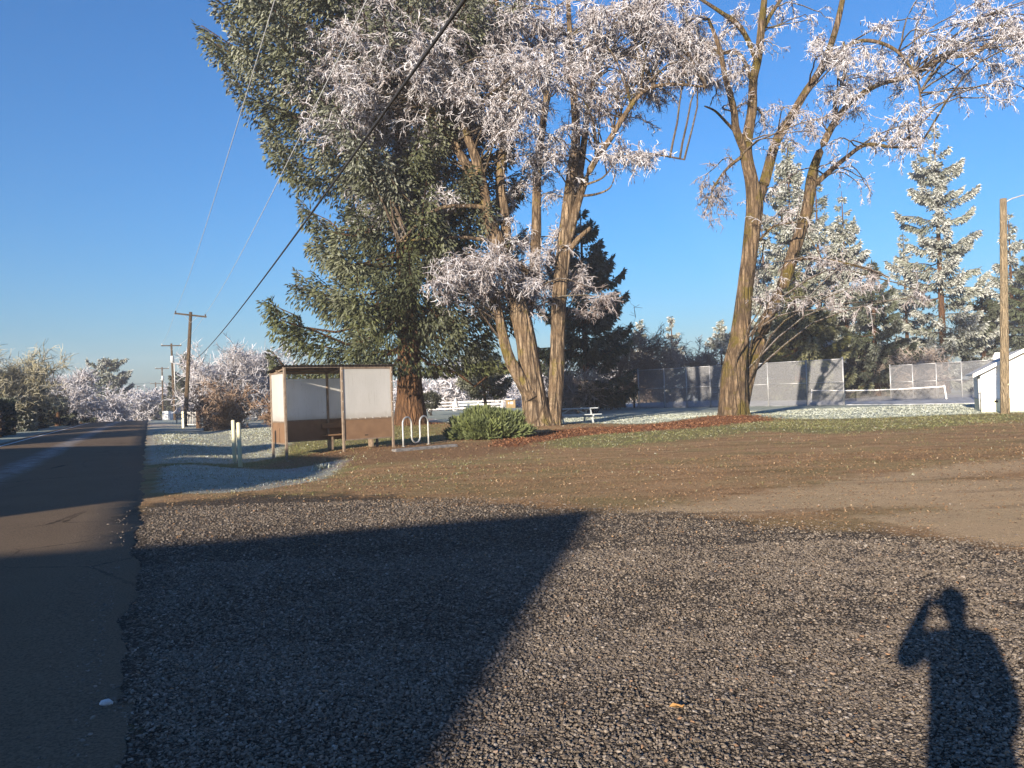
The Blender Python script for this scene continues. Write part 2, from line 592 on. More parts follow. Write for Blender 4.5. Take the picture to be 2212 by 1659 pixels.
def ground_material():
    m, nt, b = new_mat("ground_soil_grass_gravel")
    T = NT(nt)
    v = T.coord('Object')
    A = T.sep(T.attr('zone_a', 'Color'))
    B = T.sep(T.attr('zone_b', 'Color'))
    frost = T.attr('frostm')
    n_big = T.noise(v, 0.35, 4.0, 0.6)
    n_mid = T.noise(v, 2.2, 5.0, 0.65)
    n_fine = T.noise(v, 24.0, 4.0, 0.7)
    n_x = T.noise(v, 90.0, 3.0, 0.7)

    def edge(mask, amount=0.5):
        """ragged border for a zone"""
        e = T.math('MULTIPLY_ADD', T.math('SUBTRACT', n_mid, 0.5), amount * 2.0, mask)
        e = T.math('MULTIPLY_ADD', T.math('SUBTRACT', n_fine, 0.5), amount * 1.2, e)
        return T.ramp(e, 0.35, 0.65)

    # trodden soil with leaf litter and dead grass
    soil = T.mix(T.ramp(n_mid, 0.35, 0.65), (0.215, 0.128, 0.066), (0.34, 0.212, 0.115))
    soil = T.mix(T.ramp(n_fine, 0.48, 0.66), soil, (0.42, 0.295, 0.165))
    soil = T.mix(T.ramp(n_x, 0.6, 0.7), soil, (0.07, 0.046, 0.030))
    soil = T.mix(T.math('MULTIPLY', T.ramp(T.noise(v, 0.5, 5.0), 0.45, 0.62), 0.7), soil, (0.22, 0.18, 0.085))
    tan = T.mix(T.ramp(n_fine, 0.3, 0.7), (0.40, 0.29, 0.175), (0.50, 0.38, 0.245))
    col = T.mix(T.math('MULTIPLY', edge(B[0], 0.45), 0.8), soil, tan)
    st = T.noise(T.coord('Object', scale=(0.22, 1.5, 1.0), rot=(0, 0, 0.22)), 1.0, 6.0, 0.65)
    col = T.mix(T.math('MULTIPLY', T.ramp(st, 0.48, 0.66), 0.45), col, (0.40, 0.285, 0.165))
    col = T.mix(T.math('MULTIPLY', T.ramp(st, 0.46, 0.32), 0.5), col, (0.105, 0.062, 0.034))
    # gravel between and below the loose stones
    vor = T.node('ShaderNodeTexVoronoi', feature='F1')
    T.set(vor.inputs['Vector'], v); vor.inputs['Scale'].default_value = 38.0
    cell = T.sep(vor.outputs['Color'])[0]
    gdist = T.voronoi(v, 38.0, 'DISTANCE_TO_EDGE')
    gcol = T.ramp_many(cell, [(0.0, (0.07, 0.058, 0.048)), (0.5, (0.13, 0.108, 0.088)), (0.85, (0.18, 0.152, 0.125)), (1.0, (0.30, 0.265, 0.23))])
    gcol = T.mix(T.ramp(gdist, 0.0, 0.12), (0.055, 0.044, 0.035), gcol)
    gm = edge(A[0], 0.8)
    col = T.mix(gm, col, gcol)
    # grass
    g1 = T.mix(T.ramp(n_fine, 0.35, 0.65), (0.095, 0.105, 0.035), (0.24, 0.225, 0.11))
    gmask = edge(A[1], 0.95)
    col = T.mix(T.math('MULTIPLY', gmask, 0.8), col, g1)
    lawn = T.mix(T.ramp(n_fine, 0.3, 0.7), (0.10, 0.125, 0.06), (0.21, 0.235, 0.14))
    col = T.mix(edge(B[1], 0.4), col, lawn)
    # needles and chips of litter, bark mulch
    lit = T.mix(T.ramp(n_fine, 0.42, 0.6), (0.15, 0.085, 0.045), (0.30, 0.19, 0.11))
    col = T.mix(T.math('MULTIPLY', edge(B[2], 0.5), 0.85), col, lit)
    mul = T.mix(T.ramp(T.noise(v, 16.0, 5.0, 0.75), 0.35, 0.65), (0.13, 0.056, 0.028), (0.29, 0.145, 0.080))
    col = T.mix(edge(A[2], 0.45), col, mul)
    # rime on the blades
    fr = T.math('MULTIPLY', edge(frost, 0.4), T.ramp(n_fine, 0.2, 0.75))
    fr = T.math('MULTIPLY', fr, T.ramp(n_big, 0.2, 0.6, (0.55, 0.55, 0.55), (1, 1, 1)))
    col = T.mix(T.math('MULTIPLY', fr, 0.75), col, (0.55, 0.60, 0.62))
    # thin frost blown over the rest
    col = T.mix(T.math('MULTIPLY', T.ramp(T.noise(v, 60.0, 3.0), 0.63, 0.72), 0.22), col, (0.45, 0.46, 0.46))
    T.set(b.inputs['Base Color'], col)
    b.inputs['Roughness'].default_value = 0.95
    b.inputs['Specular IOR Level'].default_value = 0.05
    hgt = T.math('MULTIPLY_ADD', T.ramp(gdist, 0.0, 0.2), gm, T.math('MULTIPLY', n_fine, 1.0))
    hgt = T.math('MULTIPLY_ADD', n_x, 0.35, hgt)
    hgt = T.math('MULTIPLY_ADD', n_mid, 1.6, hgt)
    T.set(b.inputs['Normal'], T.bump(hgt, 0.045, 1.0))
    return m


M['ground'] = ground_material()
ground = set_props(link("ground", ground_me, M['ground']), kind="structure")

# ------------------------------------------------------------------ road
def road_material():
    m, nt, b = new_mat("asphalt")
    T = NT(nt)
    v = T.coord('Object')
    x, y, z = T.sep(v)
    s_ = T.math('ADD', T.math('MULTIPLY', x, float(U[0])), T.math('MULTIPLY', y, float(U[1])))
    p_ = T.math('ADD', T.math('MULTIPLY', x, float(N[0])), T.math('MULTIPLY', y, float(N[1])))
    n1 = T.noise(v, 55.0, 4.0, 0.75)
    n2 = T.noise(v, 0.7, 4.0, 0.6)
    col = T.mix(T.ramp(n1, 0.35, 0.7), (0.078, 0.057, 0.039), (0.20, 0.147, 0.099))
    col = T.mix(T.math('MULTIPLY', T.ramp(n2, 0.4, 0.7), 0.35), col, (0.175, 0.13, 0.088))
    sp = T.voronoi(v, 70.0)
    col = T.mix(T.ramp(sp, 0.10, 0.04), col, (0.20, 0.17, 0.14))
    ck = T.voronoi(T.coord('Object', scale=(1, 1, 1)), 0.55, 'DISTANCE_TO_EDGE')
    ckm = T.math('MULTIPLY', T.ramp(T.math('MULTIPLY_ADD', T.math('SUBTRACT', T.noise(v, 5.0, 4.0), 0.5), 0.05, ck), 0.012, 0.004), T.ramp(T.noise(v, 0.3, 2.0), 0.5, 0.6))
    col = T.mix(T.math('MULTIPLY', ckm, 0.7), col, (0.018, 0.014, 0.011))
    col = T.mix(T.math('MULTIPLY', T.ramp(p_, -1.1, -0.2), 0.5), col, T.mix(T.ramp(n1, 0.4, 0.65), (0.085, 0.068, 0.052), (0.19, 0.155, 0.12)))
    # rime left between the wheel paths and towards the far edge
    band = T.math('ABSOLUTE', T.math('SUBTRACT', p_, T.math('MULTIPLY_ADD', T.noise(v, 0.12, 2.0), 0.8, -3.8)))
    fr = T.math('MULTIPLY', T.ramp(band, 0.15, 0.55, (1, 1, 1), (0, 0, 0)), T.ramp(T.noise(v, 3.0, 5.0, 0.7), 0.35, 0.7))
    fr = T.math('MULTIPLY', fr, T.ramp(s_, 0.0, 1.0))
    far = T.ramp(T.math('MULTIPLY', s_, 0.01), 0.14, 0.24)
    col = T.mix(T.math('MULTIPLY', T.math('MULTIPLY', fr, far), 0.42), col, (0.50, 0.55, 0.62))
    T.set(b.inputs['Base Color'], col)
    b.inputs['Roughness'].default_value = 0.95
    b.inputs['Specular IOR Level'].default_value = 0.08
    h = T.math('MULTIPLY_ADD', T.ramp(sp, 0.0, 0.3), 0.5, n1)
    T.set(b.inputs['Normal'], T.bump(h, 0.012, 0.8))
    return m


M['asphalt'] = road_material()
ss = np.concatenate([np.linspace(-60, 2, 60), np.linspace(2.1, 30, 260), np.linspace(30.5, 130, 120), np.linspace(135, 420, 50)])
wob = 0.10 * np.sin(ss * 1.7) + 0.06 * np.sin(ss * 4.3 + 1) + 0.035 * np.sin(ss * 11.1) + 0.02 * np.sin(ss * 23.0 + 2)
cols_p = [-6.95, -6.4, -5.0, -3.5, -2.0, -0.9]
rv, rows = [], len(ss)
for k, s in enumerate(ss):
    ps = cols_p + [-0.2 + wob[k] * 0.45, -0.12 + wob[k] * 0.45]
    drop = -min(max((s - 104) * 0.024, 0), 3.2)
    for p in ps:
        xy = rp(s, p)
        rv.append((xy[0], xy[1], (0.012 + 0.05 * (1 - ((p + 3.5) / 3.5) ** 2) if p != ps[-1] else -0.05) + drop))
nc = len(cols_p) + 2
ii = (np.arange(rows - 1)[:, None] * nc + np.arange(nc - 1)[None, :]).ravel()
road = set_props(link("road", mesh_from("road", np.array(rv), [np.stack([ii, ii + 1, ii + nc + 1, ii + nc], axis=1)], True), M['asphalt']), kind="structure")

M['line'] = pm("worn_white_line", (0.62, 0.63, 0.64), (0.42, 0.43, 0.44), 3.0, 0.75)
lv = []
for s in ss:
    drop = -min(max((s - 104) * 0.024, 0), 3.2)
    for p in (-6.42, -6.26):
        xy = rp(s, p)
        lv.append((xy[0], xy[1], 0.018 + 0.05 * (1 - ((p + 3.5) / 3.5) ** 2) + drop))
ii = np.arange(rows - 1) * 2
link("edge_line", mesh_from("edge_line", np.array(lv), [np.stack([ii, ii + 1, ii + 3, ii + 2], axis=1)]), M['line'], road)

# ------------------------------------------------------------------ tennis court slab
M['court'] = pm("court_asphalt", (0.16, 0.17, 0.18), (0.42, 0.44, 0.48), 1.2, 0.8, 0.01, 30.0)
FA, FB = gp(1380, 882), gp(1824, 875.5)
far = FB + (FB - FA) / np.linalg.norm(FB - FA) * 0.0
dv = np.array([0.42, 0.907])
cpts = [FA[:2] + dv * 0.6, FB[:2] + dv * 0.6, gp(1965, 874)[:2], gp(2145, 871)[:2], gp(2500, 866)[:2], gp(2400, 853)[:2], np.array([45.0, 92.0]), np.array([8.0, 96.0])]
cv = np.array([(p[0], p[1], 0.045) for p in cpts] + [(p[0], p[1], -0.1) for p in cpts])
n = len(cpts)
me = bpy.data.meshes.new("tennis_court")
me.from_pydata([tuple(v) for v in cv.tolist()], [], [tuple(range(n))] + [(i, n + i, n + (i + 1) % n, (i + 1) % n) for i in range(n)])
set_props(link("tennis_court", me, M['court']), kind="structure")

# ------------------------------------------------------------------ loose gravel (stones scattered as one mass)
def scatter_tri(npts, y0, y1, left=-0.78, right=0.80, power=1.0):
    y = np.sqrt(rng.uniform(y0 ** 2, y1 ** 2, npts))
    x = rng.uniform(left, right, npts) * y
    return x, y


gxs, gys = [], []
for (cnt, y0, y1) in ((125000, 2.7, 5.2), (125000, 5.2, 8.0), (110000, 8.0, 12.5)):
    x, y = scatter_tri(cnt, y0, y1)
    gxs.append(x); gys.append(y)
sx, sy = np.concatenate(gxs), np.concatenate(gys)
s_, p_ = to_sp(sx, sy)
zg = zones(sx, sy)
clump = 0.5 + 0.5 * np.sin(sx * 2.1 + 1.3 * np.sin(sy * 1.7)) * np.sin(sy * 2.6 + 1.1 * np.sin(sx * 1.3))
keep = (p_ > -0.12 + 0.05 * np.sin(s_ * 5) + np.abs(rng.normal(0, 0.10, len(sx))) - rng.exponential(0.22, len(sx)) * (rng.random(len(sx)) < 0.5))
keep |= (p_ > -1.6) & (rng.random(len(sx)) < 0.02)
keep &= rng.random(len(sx)) < np.clip(zg['gravel'] * 1.05, 0.02, 1) * (0.50 + 0.42 * clump)
sx, sy = sx[keep], sy[keep]
nst = len(sx)
big = np.minimum(rng.lognormal(0, 0.40, nst), 2.1) * (0.0056 + 0.0003 * np.clip(sy - 4, 0, 8))
scl = np.stack([big * rng.uniform(0.8, 1.5, nst), big * rng.uniform(0.7, 1.2, nst), big * rng.uniform(0.35, 0.7, nst)], axis=1)
rot = np.stack([rng.normal(0, 0.35, nst), rng.normal(0, 0.35, nst), rng.uniform(0, 6.28, nst)], axis=1)
s2, p2 = to_sp(sx, sy)
zbase = np.where(p2 < -0.3, 0.02, hz(sx, sy))
pv = np.stack([sx, sy, zbase + scl[:, 2] * rng.uniform(-0.2, 0.7, nst)], axis=1)
gme = bpy.data.meshes.new("gravel")
gme.vertices.add(nst)
gme.vertices.foreach_set("co", pv.astype(np.float32).ravel())
for an, av in (('scl', scl), ('rot', rot)):
    a = gme.attributes.new(an, 'FLOAT_VECTOR', 'POINT'); a.data.foreach_set("vector", av.astype(np.float32).ravel())


def stone_material():
    m, nt, b = new_mat("gravel_stone")
    T = NT(nt)
    r = T.node('ShaderNodeObjectInfo').outputs['Random']
    col = T.ramp_many(r, [(0.0, (0.070, 0.056, 0.043)), (0.35, (0.128, 0.103, 0.080)), (0.7, (0.17, 0.140, 0.110)), (0.93, (0.23, 0.195, 0.16)), (0.975, (0.32, 0.29, 0.26)), (0.99, (0.27, 0.16, 0.09))])
    v = T.coord('Object')
    col = T.mix(T.ramp(T.noise(v, 2.0, 3.0), 0.35, 0.7), col, T.mix(0.5, col, (0.05, 0.045, 0.04)))
    T.set(b.inputs['Base Color'], col)
    b.inputs['Roughness'].default_value = 0.7
    b.inputs['Specular IOR Level'].default_value = 0.35
    return m


M['stone'] = stone_material()
gravel = set_props(link("gravel", gme, M['stone']), label="loose dark grey gravel spread over the lot", cat="gravel", kind="stuff")
ng = bpy.data.node_groups.new("gravel_scatter", 'GeometryNodeTree')
ng.interface.new_socket("Geometry", in_out='INPUT', socket_type='NodeSocketGeometry')
ng.interface.new_socket("Geometry", in_out='OUTPUT', socket_type='NodeSocketGeometry')
gi = ng.nodes.new('NodeGroupInput'); go = ng.nodes.new('NodeGroupOutput')
ico = ng.nodes.new('GeometryNodeMeshIcoSphere'); ico.inputs['Subdivisions'].default_value = 2; ico.inputs['Radius'].default_value = 1.0
spn = ng.nodes.new('GeometryNodeSetPosition')
nzn = ng.nodes.new('ShaderNodeTexNoise'); nzn.inputs['Scale'].default_value = 1.1
sub = ng.nodes.new('ShaderNodeVectorMath'); sub.operation = 'SUBTRACT'; sub.inputs[1].default_value = (0.5, 0.5, 0.5)
scn = ng.nodes.new('ShaderNodeVectorMath'); scn.operation = 'SCALE'; scn.inputs['Scale'].default_value = 1.5
ng.links.new(nzn.outputs['Color'], sub.inputs[0]); ng.links.new(sub.outputs[0], scn.inputs[0])
ng.links.new(ico.outputs['Mesh'], spn.inputs['Geometry']); ng.links.new(scn.outputs[0], spn.inputs['Offset'])
sm = ng.nodes.new('GeometryNodeSetMaterial'); sm.inputs['Material'].default_value = M['stone']
ng.links.new(spn.outputs[0], sm.inputs[0])
iop = ng.nodes.new('GeometryNodeInstanceOnPoints')
ng.links.new(gi.outputs[0], iop.inputs['Points']); ng.links.new(sm.outputs[0], iop.inputs['Instance'])
for an, sock in (('rot', 'Rotation'), ('scl', 'Scale')):
    na = ng.nodes.new('GeometryNodeInputNamedAttribute'); na.data_type = 'FLOAT_VECTOR'; na.inputs['Name'].default_value = an
    ng.links.new(na.outputs['Attribute'], iop.inputs[sock])
ng.links.new(iop.outputs[0], go.inputs[0])
gmod = gravel.modifiers.new("scatter", 'NODES'); gmod.node_group = ng


# ------------------------------------------------------------------ grass blades, litter, mulch chips
def flakes(name, x, y, size, tilt, mat, label, cat, tone, lift=0.0, aspect=(0.25, 0.6)):
    """small flat pieces lying on the ground"""
    n = len(x)
    L = size * rng.uniform(0.5, 1.3, n); W = L * rng.uniform(*aspect, n)
    a = rng.uniform(0, 6.28, n)
    d = np.stack([np.cos(a), np.sin(a), rng.normal(0, tilt, n)], axis=1); d /= np.linalg.norm(d, axis=1)[:, None]
    e = np.stack([-np.sin(a), np.cos(a), rng.normal(0, tilt, n)], axis=1); e /= np.linalg.norm(e, axis=1)[:, None]
    c = np.stack([x, y, hz(x, y) + 0.006 + lift + 0.3 * L * np.abs(d[:, 2])], axis=1)
    V = np.stack([c - d * L[:, None] / 2, c + e * W[:, None] / 2, c + d * L[:, None] / 2, c - e * W[:, None] / 2], axis=1).reshape(-1, 3)
    q = np.arange(n * 4).reshape(-1, 4)
    me = mesh_from(name, V, [q], False, {'tone': np.repeat(tone, 4)})
    return set_props(link(name, me, mat), label, cat, None, "stuff")


def tone_mat(name, stops, rough=0.9):
    m, nt, b = new_mat(name)
    T = NT(nt)
    T.set(b.inputs['Base Color'], T.ramp_many(T.attr('tone'), stops))
    b.inputs['Roughness'].default_value = rough
    b.inputs['Specular IOR Level'].default_value = 0.15
    return m


def blades(name, x, y, h, mat, label, tone, per=4):
    n = len(x)
    x = np.repeat(x, per) + rng.normal(0, 0.03, n * per); y = np.repeat(y, per) + rng.normal(0, 0.03, n * per)
    tone = np.clip(np.repeat(tone, per) + rng.normal(0, 0.12, n * per), 0, 1)
    hh = np.repeat(h, per) * rng.uniform(0.5, 1.2, n * per)
    a = rng.uniform(0, 6.28, n * per)
    w = hh * 0.16
    c = np.stack([x, y, hz(x, y) - 0.005], axis=1)
    side = np.stack([np.cos(a), np.sin(a), 0 * a], axis=1) * w[:, None]
    lean = np.stack([rng.normal(0, 0.5, n * per), rng.normal(0, 0.5, n * per), np.ones(n * per)], axis=1) * hh[:, None]
    V = np.stack([c - side, c + side, c + lean], axis=1).reshape(-1, 3)
    me = mesh_from(name, V, [np.arange(len(V)).reshape(-1, 3)], False, {'tone': np.repeat(tone, 3)})
    return set_props(link(name, me, mat), label, "grass", None, "stuff")


M['blade'] = tone_mat("grass_blades", [(0.0, (0.07, 0.09, 0.025)), (0.3, (0.14, 0.15, 0.05)), (0.45, (0.22, 0.20, 0.10)), (0.65, (0.36, 0.40, 0.33)), (1.0, (0.72, 0.77, 0.80))])
M['litter'] = tone_mat("leaf_litter", [(0.0, (0.085, 0.052, 0.03)), (0.35, (0.19, 0.115, 0.062)), (0.7, (0.28, 0.185, 0.105)), (0.9, (0.36, 0.27, 0.17)), (1.0, (0.5, 0.45, 0.36))])
M['mulch'] = tone_mat("bark_mulch", [(0.0, (0.06, 0.024, 0.012)), (0.5, (0.17, 0.074, 0.036)), (1.0, (0.31, 0.165, 0.092))])

x, y = scatter_tri(74000, 12, 50)
s_, p_ = to_sp(x, y)
zg = zones(x, y)
den = np.clip(zg['green'] * 0.9 + zg['lawn'] * 0.9 + 0.05 * (1 - zg['gravel']), 0, 1) * (p_ > 0.15) * (1 - zg['mulch'])
patch = 0.55 + 0.45 * np.sin(x * 1.1 + 2 * np.sin(y * 0.7)) * np.sin(y * 0.9 + 1.5 * np.sin(x * 0.8))
k = rng.random(len(x)) < den * (0.45 + 0.55 * patch)
x, y = x[k], y[k]
tone = np.clip(0.36 - 0.14 * zg['green'][k] + 0.36 * np.maximum(zg['frost'], 0.3 * zg['green'])[k] + rng.normal(0, 0.1, k.sum()), 0, 1)
blades("grass", x, y, np.full(len(x), 0.034) + 0.0005 * y, M['blade'], "short frosted grass on the park lawn", tone, 4)

xa, ya = scatter_tri(42000, 8.5, 18); xb, yb = scatter_tri(45000, 18, 40)
x, y = np.concatenate([xa, xb]), np.concatenate([ya, yb])
s_, p_ = to_sp(x, y)
zg = zones(x, y)
den = (1 - zg['green'] * 0.75) * (1 - zg['lawn']) * (1 - zg['mulch']) * (1 - zg['gravel'] * 0.8) * (1 - 0.6 * zg['tan']) * (p_ > 0.2)
k = rng.random(len(x)) < den
flakes("leaf_litter", x[k], y[k], 0.026 + 0.0011 * y[k], 0.45, M['litter'], "brown leaf litter strewn over the trodden lot", "leaf litter", np.clip(rng.beta(2.0, 2.6, k.sum()) + (rng.random(k.sum()) < 0.006) * 0.4, 0, 1))

x, y = scatter_tri(70000, 22, 46, -0.2, 0.45)
zg = zones(x, y)
k = rng.random(len(x)) < np.clip(zg['mulch'], 0, 1) * 0.95
flakes("bark_mulch", x[k], y[k], 0.10, 0.45, M['mulch'], "reddish bark mulch around the tree trunks", "mulch", rng.random(k.sum()))

# ------------------------------------------------------------------ vegetation generators
def unit(v):
    return v / (np.linalg.norm(v, axis=-1, keepdims=True) + 1e-9)


def resample(pts, k):
    """smooth curve of k points through the given ones"""
    P = np.asarray(pts, float)
    n = len(P)
    t = np.linspace(0, n - 1, k)
    i = np.clip(t.astype(int), 0, n - 2); f = (t - i)[:, None]
    g = lambda j: P[np.clip(j, 0, n - 1)]
    p0, p1, p2_, p3 = g(i - 1), g(i), g(i + 1), g(i + 2)
    return 0.5 * ((2 * p1) + (-p0 + p2_) * f + (2 * p0 - 5 * p1 + 4 * p2_ - p3) * f ** 2 + (-p0 + 3 * p1 - 3 * p2_ + p3) * f ** 3)


def tubes(pts, rad, sides=3, twist=None):
    """many polylines (n, k, 3) with radii (n, k) into one mesh: vertices, quads"""
    n, k, _ = pts.shape
    T = np.gradient(pts, axis=1)
    T = unit(T)
    ref = np.where(np.abs(T[..., 2:3]) < 0.9, np.array([0, 0, 1.0]), np.array([1.0, 0, 0]))
    x = unit(np.cross(T, ref)); y = np.cross(T, x)
    a = np.arange(sides) * 2 * math.pi / sides
    V = pts[:, :, None, :] + rad[:, :, None, None] * (np.cos(a)[None, None, :, None] * x[:, :, None, :] + np.sin(a)[None, None, :, None] * y[:, :, None, :])
    idx = np.arange(n * k * sides).reshape(n, k, sides)
    q = np.stack([idx[:, :-1], np.roll(idx, -1, axis=2)[:, :-1], np.roll(idx, -1, axis=2)[:, 1:], idx[:, 1:]], axis=-1).reshape(-1, 4)
    return V.reshape(-1, 3), q


def ribbons(pts, rad, r):
    """finest twigs: narrow strips that follow polylines"""
    n, k, _ = pts.shape
    T = unit(np.gradient(pts, axis=1))
    x = unit(np.cross(T, unit(r.normal(0, 1, (n, 1, 3)))))
    V = np.stack([pts - x * rad[..., None], pts + x * rad[..., None]], axis=2)
    idx = np.arange(n * k * 2).reshape(n, k, 2)
    q = np.stack([idx[:, :-1, 0], idx[:, :-1, 1], idx[:, 1:, 1], idx[:, 1:, 0]], axis=-1).reshape(-1, 4)
    return V.reshape(-1, 3), q


def grow(start, d, length, k, wander, droop, r):
    """random-walk polylines from start points"""
    n = len(start)
    P = np.zeros((n, k + 1, 3)); P[:, 0] = start
    d = unit(d)
    step = (length / k)[:, None]
    for i in range(k):
        d = unit(d + r.normal(0, wander, (n, 3)) + np.array([0, 0, -1.0]) * (droop if np.isscalar(droop) else droop[:, None]))
        P[:, i + 1] = P[:, i] + d * step
    return P


def spawn(P, cnt, r, tmin=0.15, spread=0.9):
    """start points and directions for cnt children spread over parent polylines"""
    n, k, _ = P.shape
    L = np.linalg.norm(P[:, -1] - P[:, 0], axis=1)
    w = L / L.sum()
    i = r.choice(n, cnt, p=w)
    t = r.uniform(tmin, 1.0, cnt) * (k - 1)
    j = np.clip(t.astype(int), 0, k - 2); f = (t - j)[:, None]
    s = P[i, j] * (1 - f) + P[i, j + 1] * f
    tan = unit(P[i, j + 1] - P[i, j])
    d = unit(tan * 0.6 + unit(r.normal(0, 1, (cnt, 3))) * spread)
    return s, d


def join_meshes(parts):
    Vs, Fs, off = [], [], 0
    for V, F in parts:
        Vs.append(V); Fs.append(F + off); off += len(V)
    return np.concatenate(Vs), Fs


def spindles(base, d, length, width, r, sides=3):
    """needle sprays: slim folded blades. returns vertices, faces, tip attribute"""
    n = len(base)
    d = unit(d)
    x = unit(np.cross(d, unit(r.normal(0, 1, (n, 3))))); y = np.cross(d, x)
    if sides == 2:
        mid = base + d * (length * 0.42)[:, None]
        V = np.stack([base, mid + x * width[:, None] + y * (width * 0.25)[:, None], base + d * length[:, None], mid - x * width[:, None] + y * (width * 0.25)[:, None]], axis=1)
        return V.reshape(-1, 3), np.arange(n * 4).reshape(-1, 4), np.tile(np.array([0.0, 0.5, 1.0, 0.5]), n)
    mid = base + d * (length * 0.38)[:, None]
    tip = base + d * length[:, None]
    V = [base]
    for s in range(sides):
        a = 2 * math.pi * s / sides
        V.append(mid + (math.cos(a) * x + math.sin(a) * y) * width[:, None])
    V.append(tip)
    V = np.stack(V, axis=1)
    m = sides + 2
    o = np.arange(n)[:, None] * m
    tri = []
    for s in range(sides):
        a, b = 1 + s, 1 + (s + 1) % sides
        tri.append(o + np.array([[0, b, a]])); tri.append(o + np.array([[a, b, m - 1]]))
    tipa = np.tile(np.array([0.0] + [0.45] * sides + [1.0]), n)
    return V.reshape(-1, 3), np.concatenate(tri), tipa


def limb_mesh(limbs, sides=14, k=26, rough=0.06, r=None):
    """limbs: list of (points, r0, r1[, power]) -> vertices, quads"""
    parts = []
    for L in limbs:
        P = resample(L[0], k if len(L[0]) > 2 else 8)
        kk = len(P)
        t = np.linspace(0, 1, kk)
        if len(L) > 3 and L[3] is not None:
            rad = np.interp(t, np.linspace(0, 1, len(L[3])), L[3])
        else:
            rad = L[1] + (L[2] - L[1]) * t ** 0.8
        V, q = tubes(P[None], rad[None], sides)
        V = V.reshape(kk, sides, 3)
        c = P[:, None, :]
        a = np.arange(sides) * 2 * math.pi / sides
        ph = r.uniform(0, 6.28, 4)
        nz = (np.sin(3 * a[None] + ph[0] + 0.35 * np.arange(kk)[:, None]) * 0.5 + np.sin(5 * a[None] + ph[1] - 0.2 * np.arange(kk)[:, None]) * 0.5 + np.sin(2 * a[None] + ph[2]) * 0.7)
        V = c + (V - c) * (1 + rough * nz[..., None])
        if sides > 20:
            wk = np.cumsum(r.normal(0, 0.28, (kk, 3)), axis=0)
            rd = np.abs(np.sin(4.5 * a[None] + wk[:, :1])) * 0.6 + np.abs(np.sin(6.5 * a[None] + wk[:, 1:2])) * 0.4 + 0.35 * np.sin(11 * a[None] + wk[:, 2:3])
            V = c + (V - c) * (1 + (0.10 * (rd - 0.7))[..., None])
        parts.append((V.reshape(-1, 3), q))
        tipc = len(V.reshape(-1, 3))
    V, Fs = join_meshes(parts)
    return V, Fs


